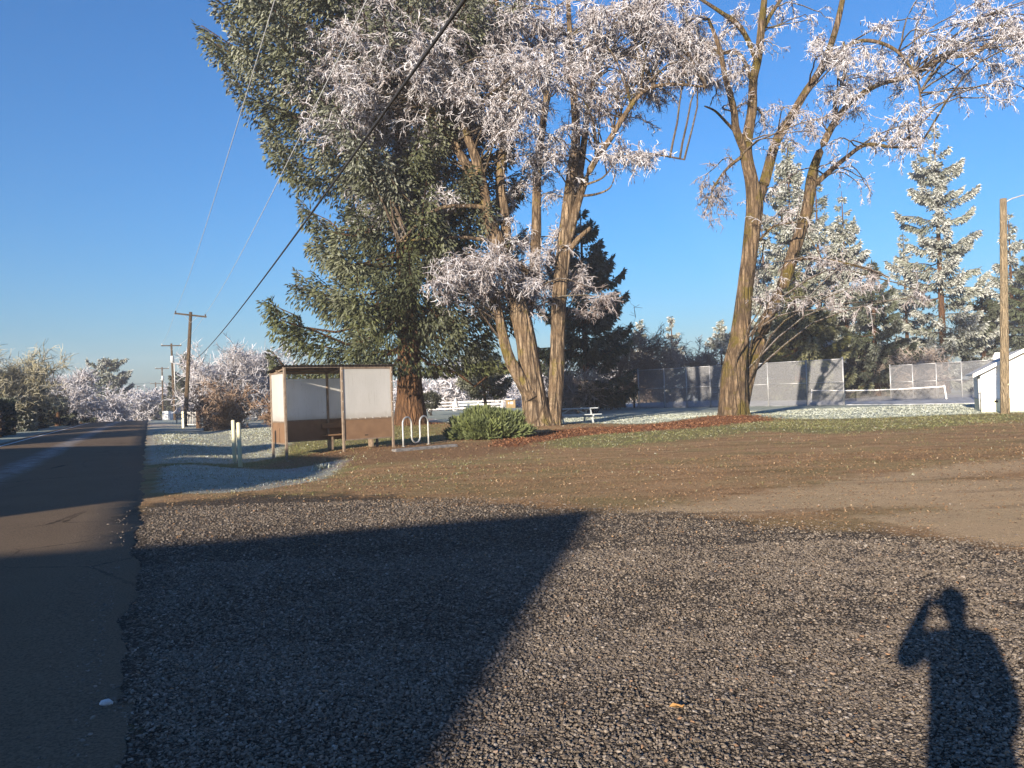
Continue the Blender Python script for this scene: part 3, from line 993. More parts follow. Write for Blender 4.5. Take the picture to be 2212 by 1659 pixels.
def conifer(name, label, base, height, prof, r, sprays, spray=(0.3, 0.5), width=0.055, rime=(0.4, 0.9), droop=0.25, trunk_r=0.3, zmin=0.12, per_m=3.2, mat=None, bark=None, lean=(0, 0), group=None, skew=None, hang=0.5, tone=(0.0, 1.0), gaps=0.0, lat=0.32, zlow=0.0, rimez=0.0, low=0.95):
    """a spruce or fir: tapered trunk, drooping boughs, sprays of needles. prof: (z fraction, radius m) pairs"""
    t = thing(name, label, "tree", base, 0.0, group)
    sprays = int(sprays * 2.1); spray = (spray[0] * 0.72, spray[1] * 0.72); width = width * 0.8
    zs = np.array([p[0] for p in prof]); rs = np.array([p[1] for p in prof])
    nb = int(height * per_m)
    bz = np.sort(zmin + (0.985 - zmin) * r.random(nb) ** low)
    baz = np.arange(nb) * 2.39996 + r.normal(0, 0.35, nb)
    bl = np.interp(bz, zs, rs) * r.uniform(0.72, 1.08, nb)
    if gaps > 0:
        bl = bl * np.where(r.random(nb) < gaps, r.uniform(0.35, 0.7, nb), 1.0)
    if skew is not None:
        bl = bl * skew(bz, baz)
    bl = np.maximum(bl, 0.25)
    hd = np.stack([np.cos(baz), np.sin(baz), 0 * baz], axis=1)
    k = 7
    tt = np.linspace(0, 1, k)
    sag = droop * (0.5 + r.uniform(0, 0.9, nb)) * (1 - 0.7 * bz)
    up = 0.25 * bz + 0.05
    B = np.zeros((nb, k, 3))
    axis = np.stack([lean[0] * bz * height, lean[1] * bz * height, bz * height], axis=1)
    for i, f in enumerate(tt):
        zoff = bl * (up * f - sag * np.sin(f * math.pi * 0.75) + 0.16 * f ** 3)
        B[:, i] = axis + hd * (bl * f)[:, None]
        B[:, i, 2] += zoff
    B[:, 1:] += r.normal(0, 0.03, (nb, k - 1, 3)) * bl[:, None, None]
    tz = np.linspace(0, 1, 22)
    tp = np.stack([lean[0] * tz * height, lean[1] * tz * height, tz * height - 0.25 * (tz == 0)], axis=1)
    trad = trunk_r * (1 - tz) ** 0.85 + 0.02
    trad[0] *= 1.5; trad[1] *= 1.12
    V, q = tubes(tp[None], trad[None], 14)
    br = np.maximum(0.018 + 0.012 * bl, 0.02)[:, None] * (1 - 0.85 * tt)[None]
    V2, q2 = tubes(B, br, 4)
    VV, FF = join_meshes([(V, q), (V2, q2)])
    link("trunk", mesh_from("trunk", VV, FF, True), bark or M['bark_spruce'], t)
    # sprays
    i = r.choice(nb, sprays, p=bl ** 1.25 / (bl ** 1.25).sum())
    f = np.clip(r.beta(1.9, 1.15, sprays), 0.03, 1.0)
    j = np.clip((f * (k - 1)).astype(int), 0, k - 2); g = (f * (k - 1) - j)[:, None]
    p = B[i, j] * (1 - g) + B[i, j + 1] * g
    tan = unit(B[i, j + 1] - B[i, j])
    side = np.stack([-hd[i, 1], hd[i, 0], 0 * baz[i]], axis=1)
    sg = r.choice([-1, 1], sprays)
    latw = lat * bl[i] * (1.12 - f) * 0.9 + 0.08
    off = np.abs(r.normal(0, 0.55, sprays)).clip(0, 1.3) * latw
    hg = hang * r.random(sprays) ** 1.8
    p = p + side * (sg * off)[:, None] + tan * (off * 0.45)[:, None]
    p[:, 2] -= off * 0.30 + hg * 0.8 * (0.4 + 0.6 * np.minimum(bl[i] / 4, 1))
    if zlow > 0: p[:, 2] = np.where(p[:, 2] < zlow, zlow + r.random(sprays) * 0.6, p[:, 2])
    d = tan * 0.75 + side * (sg * r.uniform(0.1, 0.9, sprays))[:, None] + r.normal(0, 0.28, (sprays, 3))
    d[:, 2] -= 0.35 + 1.2 * hg / max(hang, 0.01)
    L = r.uniform(*spray, sprays)
    W = width * r.uniform(0.7, 1.3, sprays)
    V, tri, tip = spindles(p, d, L, W, r, 2)
    bri = r.uniform(*rime, nb)[i] * (0.45 + 0.75 * f ** 1.4) * r.uniform(0.6, 1.2, sprays) * (1 - rimez + rimez * 2.0 * np.clip(p[:, 2] / height, 0, 0.75))
    btone = np.clip(r.uniform(*tone, nb)[i] * 0.5 + r.random(sprays) * 0.5, 0, 1)
    link("crown", mesh_from("crown", V, [tri], False, {'tip': tip, 'rime': np.repeat(np.clip(bri, 0, 1), 4), 'tone': np.repeat(btone, 4)}), mat or M['needle'], t)
    return t


def shrub(name, label, base, size, n, r, mat, leaf=(0.12, 0.22), width=0.035, up=0.5, shape='dome', rime=(0.2, 0.8), cat="shrub", stems=10, group=None, inner=0.55, bark=None, tone=(0.0, 1.0), bottom=0.05):
    """evergreen shrub: stems and a volume of leaf sprays with an uneven outline"""
    t = thing(name, label, cat, base, 0.0, group)
    sx, sy, sz = size
    n = int(n * 1.6)
    u = unit(r.normal(0, 1, (n, 3)))
    u[:, 2] = np.abs(u[:, 2]) if shape == 'dome' else u[:, 2]
    ph = r.uniform(0, 6.28, 6)
    lump = 1 + 0.10 * np.sin(5 * np.arctan2(u[:, 1], u[:, 0]) + ph[0]) + 0.09 * np.sin(7 * u[:, 2] * 2 + 3 * u[:, 0] + ph[1]) + 0.07 * np.sin(9 * u[:, 0] + ph[2]) * np.sin(8 * u[:, 1] + ph[3])
    rad = (inner + (1 - inner) * r.random(n) ** 0.6) * lump
    if shape == 'box':
        mx = np.max(np.abs(u), axis=1, keepdims=True)
        u = u / (0.25 + 0.75 * mx)
    p = u * rad[:, None] * np.array([sx, sy, sz]) / np.array([2, 2, 1 if shape == 'dome' else 2])
    if shape != 'dome':
        p[:, 2] += sz / 2 + bottom
    else:
        p[:, 2] += bottom
    p[:, 2] = np.maximum(p[:, 2], 0.03)
    d = unit(u) + r.normal(0, 0.5, (n, 3)); d[:, 2] += up
    L = r.uniform(*leaf, n)
    V, tri, tip = spindles(p, d, L, width * r.uniform(0.6, 1.3, n), r, 2)
    ri = r.uniform(*rime, n) * (0.4 + 0.6 * (rad / rad.max()))
    tn = np.clip(0.5 * r.uniform(*tone, n) + 0.5 * (0.5 + 0.5 * np.sin(6 * p[:, 0] + ph[4]) * np.sin(5 * p[:, 2] + ph[5])), 0, 1)
    ns = stems
    st = np.stack([r.normal(0, 0.06 * sx, ns), r.normal(0, 0.06 * sy, ns), np.full(ns, -0.05)], axis=1)
    dr = np.stack([r.normal(0, 0.55, ns), r.normal(0, 0.55, ns), np.ones(ns)], axis=1)
    S = grow(st, dr, np.full(ns, sz * 0.75), 5, 0.15, -0.02, r)
    VV, q = tubes(S, np.linspace(0.035, 0.01, 6)[None] * np.ones((ns, 1)) * max(sz / 1.6, 0.7), 5)
    link("stems", mesh_from("stems", VV, [q], True), bark or M['bark_dark'], t)
    link("foliage", mesh_from("foliage", V, [tri], False, {'tip': tip, 'rime': np.repeat(ri, 4), 'tone': np.repeat(tn, 4)}), mat, t)
    return t


def bare_tree(name, label, base, height, spread, r, nb=60, ntw=2600, twig=(0.5, 1.1), tw_r=0.018, trunk=0.12, vase=0.6, droop=0.02, rime=(0.5, 1.0), mat=None, group=None, stems=1, cat="tree", bark=None, clear=0.2):
    """leafless tree or bush: stems, boughs, frosted twigs"""
    t = thing(name, label, cat, base, 0.0, group)
    nmid = ntw // 6; ntw = int(ntw * 1.25); tw_r *= 1.1
    st = np.stack([r.normal(0, 0.05 * stems ** 0.5, stems), r.normal(0, 0.05 * stems ** 0.5, stems), np.full(stems, -0.1)], axis=1)
    dr = np.stack([r.normal(0, 0.12 + 0.05 * min(stems, 8), stems), r.normal(0, 0.12 + 0.05 * min(stems, 8), stems), np.ones(stems)], axis=1)
    S = grow(st, dr, height * r.uniform(0.65, 0.85, stems), 8, 0.10, -0.03, r)
    sr = trunk * np.linspace(1, 0.25, 9)[None] * np.ones((stems, 1)) * r.uniform(0.7, 1.1, (stems, 1))
    V1, q1 = tubes(S, sr, 8)
    s, d = spawn(S, nb, r, clear, 0.9)
    out = s * np.array([1, 1, 0]) + r.normal(0, 1, (nb, 3)) * np.array([1, 1, 0.1])
    d = unit(unit(out) * (1 - vase) + np.array([0, 0, 1.0]) * vase * 0.8 + r.normal(0, 0.25, (nb, 3)))
    zf = np.clip(s[:, 2] / height, 0, 1)
    B = grow(s, d, spread * (1.05 - 0.55 * zf) * r.uniform(0.6, 1.1, nb), 6, 0.16, droop, r)
    V2, q2 = tubes(B, np.linspace(0.30, 0.07, 7)[None] * trunk * np.ones((nb, 1)), 4)
    VV, FF = join_meshes([(V1, q1), (V2, q2)])
    link("trunk", mesh_from("trunk", VV, FF, True), bark or M['bark_grey'], t)
    s, d = spawn(B, nmid, r, 0.1, 0.8)
    d[:, 2] += 0.35 * vase
    Tm = grow(s, d, r.uniform(*twig, len(s)) * 1.5, 4, 0.25, droop, r)
    s2, d2 = spawn(Tm, ntw, r, 0.1, 0.9)
    d2[:, 2] += 0.3 * vase
    T2_ = grow(s2, d2, r.uniform(*twig, ntw) * 0.75, 2, 0.35, droop, r)
    Va, qa = tubes(Tm, np.linspace(1.5, 0.9, 5)[None] * tw_r * np.ones((len(Tm), 1)), 3)
    Vb, qb = ribbons(T2_, np.linspace(1.0, 0.6, 3)[None] * tw_r * 0.95 * np.ones((ntw, 1)), r)
    ri = np.concatenate([np.repeat(r.uniform(*rime, len(Tm)), 15), np.repeat(r.uniform(*rime, ntw), 6)])
    VV, FF = join_meshes([(Va, qa), (Vb, qb)])
    link("crown", mesh_from("crown", VV, FF, False, {'rime': ri}), mat or M['twig'], t)
    return t


M['bark_locust'] = bark_mat("furrowed_grey_bark", (0.050, 0.034, 0.022), (0.32, 0.245, 0.17), 0.2, (0.19, 0.15, 0.03))
M['bark_mossy'] = bark_mat("mossy_bark", (0.045, 0.031, 0.02), (0.26, 0.19, 0.125), 0.42, (0.13, 0.10, 0.018))
M['bark_spruce'] = bark_mat("scaly_brown_bark", (0.05, 0.026, 0.014), (0.19, 0.105, 0.055), 0.0, grain=7.0)
M['bark_dark'] = bark_mat("dark_shrub_bark", (0.03, 0.024, 0.02), (0.10, 0.08, 0.065), 0.0, vscale=3.0)
M['bark_grey'] = bark_mat("grey_twig_bark", (0.07, 0.058, 0.050), (0.22, 0.18, 0.15), 0.1, vscale=2.0, frost=0.7)
M['needle'] = needle_mat("spruce_needles", (0.014, 0.021, 0.007), (0.080, 0.092, 0.026), frost=0.62)
M['needle_rime'] = needle_mat("rimed_needles", (0.025, 0.04, 0.022), (0.10, 0.12, 0.06), frost=1.7)
M['needle_dark'] = needle_mat("dark_needles", (0.012, 0.022, 0.010), (0.05, 0.065, 0.025), frost=0.45)
M['needle_olive'] = needle_mat("olive_needles", (0.03, 0.04, 0.012), (0.13, 0.13, 0.04), frost=0.6)
M['juniper'] = needle_mat("juniper_sprays", (0.022, 0.036, 0.011), (0.13, 0.155, 0.042), (0.38, 0.44, 0.30), frost=0.5)
M['leaf_dark'] = needle_mat("dark_evergreen_leaves", (0.010, 0.014, 0.007), (0.045, 0.05, 0.022), frost=0.25)
M['leaf_rust'] = needle_mat("russet_leaves", (0.06, 0.03, 0.016), (0.20, 0.115, 0.055), frost=0.5)
M['twig'] = twig_mat("frosted_twigs", (0.17, 0.13, 0.115), (0.62, 0.645, 0.72), 1.0)
M['twig_brown'] = twig_mat("thawing_twigs", (0.20, 0.145, 0.11), (0.52, 0.49, 0.48), 0.7)
M['twig_yellow'] = twig_mat("yellow_green_twigs", (0.19, 0.17, 0.08), (0.52, 0.52, 0.50), 0.7)
M['twig_rust'] = twig_mat("rust_brown_twigs", (0.15, 0.085, 0.046), (0.46, 0.41, 0.37), 0.9)
M['pod'] = twig_mat("hanging_seed_pods", (0.07, 0.045, 0.042), (0.40, 0.38, 0.40), 0.3)


def locust(name, label, base, Yd, limbs_px, clusters, r, twigs_per, bark, boost=1.0):
    """big bare tree: limbs traced as (px, py, depth offset, width px), clusters of frosted twigs and pods"""
    t = thing(name, label, "tree", base)
    B = np.array(base, float)
    sc = Yd / FPX
    limbs, segs = [], []
    for L in limbs_px:
        pts = np.array([at(a, b, Yd + o) for a, b, o, w in L]) - B
        rad = np.array([w for *_, w in L]) * sc / 2
        limbs.append((pts, 0, 0, rad))
        segs.append(resample(pts, 14))
    thick = [L for L in limbs if L[3].max() > 0.26]; thin = [L for L in limbs if L[3].max() <= 0.26]
    Va_, Fa_ = limb_mesh(thick, 40, 70, 0.045, r); Vb_, Fb_ = limb_mesh(thin, 12, 26, 0.055, r)
    V = np.concatenate([Va_, Vb_]); FF = Fa_ + [f + len(Va_) for f in Fb_]
    link("trunk", mesh_from("trunk", V, FF, True), bark, t)
    allp = np.concatenate(segs)
    Bp, Br, sec_s, sec_d, sec_L, sec_r, pend = [], [], [], [], [], [], []
    for (cx, cy, rx, ry, dens, rime, dr) in clusters:
        dens = dens * boost
        oz = r.uniform(-2.6, 2.6)
        c = at(cx, cy, Yd + oz) - B
        ex = np.array([rx * sc, max(rx, ry) * sc * 0.8 + 0.5, ry * sc])
        nbr = max(3, int(dens * rx * ry / 620))
        mine = []
        for _ in range(nbr):
            uu = unit(r.normal(0, 1, 3)) * r.random() ** 0.4
            e = c + uu * ex
            below = allp[(allp[:, 2] < e[2] + 1.0)]
            below = below if len(below) else allp
            dd = np.linalg.norm((below - e) * np.array([1, 1, 0.8]), axis=1)
            s0 = below[np.argsort(dd)[r.integers(0, 8)]]
            ln = np.linalg.norm(e - s0)
            m1 = s0 * 0.55 + e * 0.45 + np.array([0, 0, 0.14 * ln]) + r.normal(0, 0.12, 3) * min(ln, 2.0)
            tipd = np.array([0, 0, -0.25 * dr])
            P = resample([s0, m1, e, e + (e - m1) * 0.25 + tipd], 11) + r.normal(0, 0.035, (11, 3))
            mine.append(P); Bp.append(P); Br.append(np.linspace(0.045, 0.010, 11) * (0.7 + 0.12 * min(ln, 5)))
        mine = np.array(mine)
        ns = max(6, int(dens * rx * ry / 44))
        bi = r.integers(0, nbr, ns)
        reach = np.linalg.norm(mine[:, 0] - mine[:, -1], axis=1)[bi]
        tlo = np.clip(1 - 2.2 / (reach + 0.01), 0.12, 0.6)
        tq = (tlo + (1 - tlo) * r.random(ns) ** 0.8) * 9.99
        jq = tq.astype(int); fq = (tq - jq)[:, None]
        sec_s.append(mine[bi, jq] * (1 - fq) + mine[bi, jq + 1] * fq)
        tg = unit(mine[bi, jq + 1] - mine[bi, jq])
        dv_ = tg * 0.55 + unit(r.normal(0, 1, (ns, 3))) * 0.85; dv_[:, 2] *= 0.7
        sec_d.append(dv_); sec_L.append(r.uniform(0.45, 1.25, ns)); sec_r.append(np.full(ns, rime)); pend.append(np.full(ns, dr))
    Bp, Br = np.array(Bp), np.array(Br)
    Vb, qb = tubes(Bp, Br, 6)
    set_props(link("boughs", mesh_from("boughs", Vb, [qb], True), M['bark_bough'], t), kind="stuff")
    s = np.concatenate(sec_s); d = np.concatenate(sec_d); L = np.concatenate(sec_L); rm = np.concatenate(sec_r); pd = np.concatenate(pend)
    S = grow(s, d, L, 5, 0.30, 0.03 + 0.15 * pd, r)
    n = len(S)
    cnt = n * twigs_per
    i = np.repeat(np.arange(n), twigs_per)
    tt = r.uniform(0, 4.999, cnt); j = tt.astype(int); f = (tt - j)[:, None]
    s2 = S[i, j] * (1 - f) + S[i, j + 1] * f
    d2 = unit(S[i, j + 1] - S[i, j]) * 0.8 + unit(r.normal(0, 1, (cnt, 3))) * 0.75; d2[:, 2] -= 0.12 + 0.3 * pd[i]
    Tw = grow(s2, d2, r.uniform(0.14, 0.42, cnt), 2, 0.6, 0.03 + 0.22 * pd[i], r)
    wid = 0.0115
    Va, qa = tubes(S, np.linspace(1.9, 1.0, 6)[None] * wid * np.ones((n, 1)), 3)
    Vc, qc = ribbons(Tw, np.linspace(1.15, 0.7, 3)[None] * wid * r.uniform(0.7, 1.3, (cnt, 1)), r)
    rime = np.concatenate([np.repeat(rm * r.uniform(0.8, 1.2, n), 18), np.repeat(rm[i] * r.uniform(0.35, 1.35, cnt), 6)])
    VV, FF = join_meshes([(Va, qa), (Vc, qc)])
    link("crown", mesh_from("crown", VV, FF, False, {'rime': np.clip(rime, 0, 1)}), M['twig'], t)
    # pods hang from twig ends
    np_ = int(cnt * 0.14)
    k = r.choice(cnt, np_, replace=False)
    p0 = Tw[k, r.integers(1, 3, np_)]
    dd = r.normal(0, 0.22, (np_, 3)); dd[:, 2] -= 1
    V, tri, tip = spindles(p0, dd, r.uniform(0.12, 0.27, np_), r.uniform(0.015, 0.027, np_), r)
    link("seed_pods", mesh_from("seed_pods", V, [tri], False, {'rime': np.repeat(rm[i[k]] * r.uniform(0.1, 0.9, np_), 5)}), M['pod'], t)
    return t


M['bark_bough'] = bark_mat("bough_bark", (0.06, 0.046, 0.035), (0.20, 0.15, 0.105), 0.3, (0.15, 0.12, 0.02), 2.0, frost=0.5)

# ------------------------------------------------------------------ the two big bare trees
Y1 = T1[1]
b1 = (T1[0], T1[1], hz1(T1[0], T1[1]))
limbs1 = [
    [(1168, 934, 0, 92), (1162, 908, 0, 66), (1156, 870, 0, 54), (1147, 810, 0, 47), (1137, 740, 0, 41), (1126, 690, 0, 39), (1112, 640, 0.2, 38), (1095, 580, 0.3, 36), (1072, 520, 0.4, 34), (1052, 470, 0.5, 31), (1035, 420, 0.5, 30), (1015, 370, 0.5, 22), (985, 320, 0.3, 15), (965, 290, 0.2, 11)],
    [(1060, 500, 0.3, 26), (1046, 420, 0.1, 24), (1030, 350, 0, 21), (1008, 290, -0.2, 17), (985, 220, -0.4, 13), (960, 140, -0.6, 9), (940, 60, -0.8, 6)],
    [(1090, 570, 0.6, 26), (1092, 480, 0.9, 22), (1080, 400, 1.2, 20), (1086, 320, 1.4, 18), (1084, 200, 1.6, 16), (1082, 90, 1.7, 14), (1072, 0, 1.8, 11), (1065, -60, 1.8, 7)],
    [(1148, 860, -0.3, 34), (1122, 815, -0.35, 28), (1098, 768, -0.4, 24), (1084, 715, -0.4, 22), (1076, 670, -0.4, 19), (1070, 625, -0.4, 14)],
    [(1190, 932, 0.1, 52), (1195, 902, 0.1, 36), (1200, 850, 0.2, 32), (1203, 780, 0.3, 31), (1206, 700, 0.5, 32), (1210, 620, 0.6, 32), (1218, 540, 0.8, 32), (1226, 460, 1.0, 27), (1236, 370, 1.2, 23), (1244, 290, 1.4, 20), (1240, 200, 1.4, 17), (1232, 90, 1.5, 13), (1225, -40, 1.6, 8)],
    [(1230, 515, 0.9, 20), (1248, 440, 0.6, 17), (1275, 365, 0.3, 15), (1318, 300, 0, 13), (1352, 245, -0.2, 11), (1392, 196, -0.4, 9), (1450, 182, -0.6, 7), (1525, 188, -0.8, 4)],
    [(1232, 470, 1.2, 18), (1252, 380, 1.6, 17), (1264, 290, 2.0, 15), (1275, 200, 2.3, 13), (1310, 100, 2.6, 12), (1345, 20, 2.8, 9), (1360, -50, 2.9, 6)],
    [(1130, 700, 0.9, 30), (1150, 620, 1.2, 26), (1158, 520, 1.5, 22), (1160, 400, 1.8, 19), (1170, 290, 2.0, 16), (1185, 160, 2.2, 13), (1195, 20, 2.4, 9)],
    [(1228, 545, 0.7, 13), (1250, 515, 0.4, 11), (1276, 492, 0.2, 8)],
    [(1058, 450, 0.3, 12), (1000, 445, -0.5, 9), (940, 455, -1.2, 7), (865, 520, -1.8, 4)],
    [(1060, 520, 0.2, 9), (990, 512, -0.6, 7), (920, 516, -1.2, 5), (862, 522, -1.5, 3)],
    [(990, 320, 0.2, 12), (940, 240, -0.6, 9), (880, 180, -1.4, 7), (800, 170, -2.0, 4)],
    [(1140, 590, 0.1, 12), (1110, 562, -0.4, 11), (1086, 545, -0.8, 8), (1050, 560, -1.2, 5)],
    [(1262, 400, 0.4, 6), (1300, 385, 0, 4), (1322, 360, -0.2, 3)],
    [(1242, 424, 0.5, 6), (1285, 420, 0.2, 5), (1318, 405, 0, 3), (1330, 370, 0, 2)],
    [(1285, 330, 0.2, 8), (1340, 340, -0.3, 6), (1400, 332, -0.6, 5), (1480, 345, -0.8, 3)],
]
cl1 = [  # px, py, rx, ry, density, rime, pendulous
    (715, 165, 70, 70, 1.0, 0.85, 0.5), (770, 240, 80, 70, 1.0, 0.85, 0.5), (820, 90, 100, 85, 1.1, 0.85, 0.5), (860, 250, 100, 75, 1.1, 0.8, 0.5),
    (955, 150, 100, 95, 1.2, 0.85, 0.5), (960, 30, 120, 60, 1.2, 0.85, 0.5), (1090, 70, 100, 80, 1.1, 0.8, 0.6), (1100, 190, 100, 85, 1.2, 0.85, 0.6),
    (1000, 265, 85, 60, 0.75, 0.85, 0.6), (1150, 290, 90, 60, 0.8, 0.8, 0.6), (1220, 80, 100, 85, 1.0, 0.85, 0.6), (1250, 200, 75, 65, 0.9, 0.75, 0.6),
    (1330, 50, 95, 65, 1.0, 0.85, 0.5), (1400, 115, 105, 65, 1.1, 0.9, 0.5), (1440, 40, 95, 55, 1.0, 0.85, 0.5), (1500, 145, 70, 45, 1.0, 0.9, 0.5),
    (1380, 170, 110, 32, 0.9, 0.85, 0.6), (880, 365, 95, 48, 0.8, 0.8, 0.4), (815, 405, 66, 40, 0.9, 0.9, 0.4), (870, 455, 85, 45, 0.9, 0.9, 0.3),
    (955, 435, 70, 55, 0.5, 0.85, 0.3), (1130, 395, 80, 55, 0.42, 0.8, 0.5), (1180, 500, 62, 62, 0.5, 0.6, 0.4), (1100, 500, 60, 36, 0.35, 0.8, 0.3),
    (1000, 590, 78, 55, 0.95, 0.7, 0.5), (1080, 580, 85, 48, 0.9, 0.65, 0.5), (1175, 585, 75, 46, 1.0, 0.6, 0.5), (972, 640, 36, 34, 0.8, 0.8, 0.5),
    (1240, 600, 36, 46, 0.7, 0.6, 0.4), (1290, 660, 55, 40, 0.5, 0.35, 0.4), (1385, 335, 85, 26, 1.1, 0.85, 0.7),
    (1310, 220, 40, 40, 0.4, 0.5, 0.7), (1350, 260, 40, 20, 0.4, 0.5, 0.6), (1210, 330, 50, 40, 0.5, 0.6, 0.5), (1050, 640, 60, 30, 0.7, 0.6, 0.5), (1150, 645, 60, 30, 0.6, 0.55, 0.5),
]
locust("seed_pod_tree", "massive multi-stemmed bare tree with frosted twigs and brown pods", b1, Y1, limbs1, cl1, np.random.default_rng(21), 16, M['bark_locust'], 1.75)

Y2 = T2[1]
b2 = (T2[0], T2[1], hz1(T2[0], T2[1]))
limbs2 = [
    [(1586, 915, 0, 92), (1584, 893, 0, 70), (1584, 860, 0, 60), (1587, 800, 0, 54), (1597, 740, 0, 42), (1604, 680, 0, 36), (1610, 620, 0, 32), (1618, 560, 0, 31), (1626, 490, 0, 34), (1630, 440, 0, 36), (1623, 390, -0.1, 28), (1612, 335, -0.2, 26), (1616, 290, -0.2, 22), (1625, 236, -0.2, 20), (1627, 175, -0.3, 18), (1638, 120, -0.3, 17), (1645, 55, -0.4, 15), (1654, -30, -0.5, 11)],
    [(1632, 440, 0.2, 26), (1652, 393, 0.4, 22), (1674, 313, 0.7, 20), (1703, 262, 0.9, 18), (1735, 207, 1.1, 16), (1775, 145, 1.3, 15), (1806, 60, 1.5, 13), (1826, -30, 1.7, 10)],
    [(1608, 325, -0.3, 18), (1590, 280, -0.7, 16), (1585, 236, -0.9, 14), (1566, 164, -1.2, 12), (1554, 105, -1.4, 9), (1530, 40, -1.6, 6)],
    [(1600, 880, 0.4, 34), (1612, 830, 0.5, 30), (1634, 756, 0.7, 26), (1658, 687, 1.0, 24), (1685, 630, 1.2, 23), (1714, 546, 1.5, 26), (1743, 455, 1.7, 24), (1754, 382, 1.9, 22), (1768, 335, 1.9, 17), (1804, 262, 1.8, 14), (1845, 215, 1.6, 12), (1899, 182, 1.3, 11), (1965, 164, 1.0, 10), (2037, 127, 0.6, 9), (2100, 116, 0.2, 8), (2155, 85, -0.2, 6), (2240, 65, -0.6, 4)],
    [(1758, 400, 1.9, 13), (1790, 372, 1.7, 12), (1826, 342, 1.4, 10), (1870, 313, 1.0, 8), (1930, 318, 0.6, 6), (1985, 318, 0.2, 3)],
    [(1802, 266, 1.8, 10), (1806, 211, 1.7, 9), (1824, 160, 1.6, 8), (1822, 90, 1.5, 5)],
    [(1588, 284, -0.6, 8), (1570, 265, -0.9, 6), (1545, 240, -1.2, 5), (1522, 229, -1.4, 3)],
    [(1635, 130, -0.3, 12), (1600, 60, -0.8, 10), (1555, 25, -1.2, 8), (1500, -10, -1.6, 5)],
    [(1640, 90, -0.3, 10), (1660, 40, -0.1, 9), (1690, -5, 0.2, 7)],
    [(1770, 150, 1.3, 9), (1850, 90, 1.0, 8), (1930, 105, 0.6, 7), (1980, 170, 0.3, 5), (1990, 240, 0.2, 3)],
    [(1622, 170, -0.3, 9), (1600, 120, -0.8, 8), (1560, 115, -1.2, 7), (1500, 130, -1.6, 4)],
    [(1600, 340, -0.3, 8), (1570, 365, -0.8, 6), (1545, 400, -1.2, 4), (1530, 440, -1.4, 2)],
    [(1640, 520, 0.1, 6), (1670, 490, -0.2, 5), (1720, 480, -0.5, 3)],
    [(1720, 560, 1.4, 8), (1780, 560, 0.8, 6), (1850, 575, 0.2, 5), (1920, 600, -0.2, 3)],
]
cl2 = [
    (1500, 90, 75, 55, 0.9, 0.9, 0.5), (1560, 60, 75, 50, 0.8, 0.85, 0.6), (1560, 150, 60, 40, 0.9, 0.9, 0.5), (1480, 165, 60, 30, 0.9, 0.9, 0.4), (1590, 190, 30, 40, 0.5, 0.7, 0.7),
    (1700, 20, 60, 35, 0.5, 0.9, 0.8), (1640, 110, 35, 30, 0.4, 0.8, 0.7), (1740, 40, 30, 35, 0.4, 0.9, 0.9),
    (1660, 250, 60, 30, 0.7, 0.5, 0.6), (1740, 265, 60, 40, 0.7, 0.6, 0.7), (1690, 300, 50, 30, 0.6, 0.5, 0.7), (1550, 380, 42, 55, 0.7, 0.35, 0.8), (1535, 430, 25, 35, 0.5, 0.3, 0.9),
    (1790, 120, 50, 50, 0.7, 1.0, 0.6), (1850, 110, 70, 50, 0.8, 1.0, 0.6), (1900, 160, 80, 55, 0.8, 1.0, 0.7), (1840, 200, 65, 45, 0.8, 1.0, 0.7), (1950, 120, 50, 45, 0.7, 1.0, 0.8), (1970, 200, 35, 60, 0.9, 1.0, 0.9), (1990, 260, 30, 35, 0.7, 0.9, 1.0),
    (2090, 60, 65, 40, 1.1, 1.0, 0.4), (2170, 50, 70, 45, 1.3, 1.0, 0.3), (2120, 110, 80, 40, 1.0, 1.0, 0.5), (2190, 110, 50, 45, 1.2, 1.0, 0.5), (2090, 170, 40, 45, 0.7, 1.0, 0.9), (2165, 180, 40, 45, 0.7, 1.0, 0.9), (2030, 95, 45, 40, 0.7, 1.0, 0.6),
    (1980, 15, 40, 22, 0.6, 1.0, 0.9), (1900, 300, 70, 22, 0.7, 0.9, 0.7), (1960, 300, 45, 25, 0.8, 0.9, 0.8), (1820, 330, 40, 30, 0.4, 0.8, 0.8), (1860, 390, 35, 35, 0.35, 0.6, 0.9),
    (1690, 580, 70, 40, 0.38, 0.55, 0.4), (1780, 590, 80, 45, 0.38, 0.55, 0.5), (1880, 580, 70, 45, 0.38, 0.55, 0.6), (1930, 630, 45, 35, 0.38, 0.55, 0.7), (1720, 640, 60, 35, 0.38, 0.55, 0.5), (1820, 660, 60, 35, 0.38, 0.55, 0.8), (1660, 640, 25, 40, 0.4, 0.6, 0.6),
    (1720, 470, 40, 30, 0.3, 0.7, 0.4), (1670, 470, 30, 30, 0.3, 0.6, 0.4), (1660, 400, 30, 40, 0.35, 0.7, 0.6),
]
locust("seed_pod_tree", "forked bare tree with mossy trunk and white frosted boughs, right of the red mulch", b2, Y2, limbs2, cl2, np.random.default_rng(5), 17, M['bark_mossy'], 1.12)

# ------------------------------------------------------------------ conifers
left_z = np.array([0.0, 2.6, 4.0, 7.0, 9.3, 12.6, 16.2, 17.4, 18.7, 21.2, 24.0, 30.0]) / 31.0
left_r = np.array([5.0, 8.4, 8.6, 6.8, 5.8, 7.0, 8.4, 11.0, 12.8, 12.4, 10.0, 0.6])
rest_r = np.array([5.0, 7.2, 7.4, 6.6, 6.6, 7.0, 7.2, 7.2, 7.2, 7.0, 6.0, 0.6])


def spruce_skew(bz, baz):
    w = np.clip(-np.cos(baz), 0, 1) ** 1.5          # boughs that reach to the left
    return (np.interp(bz, left_z, left_r) * w + np.interp(bz, left_z, rest_r) * (1 - w)) / 7.0


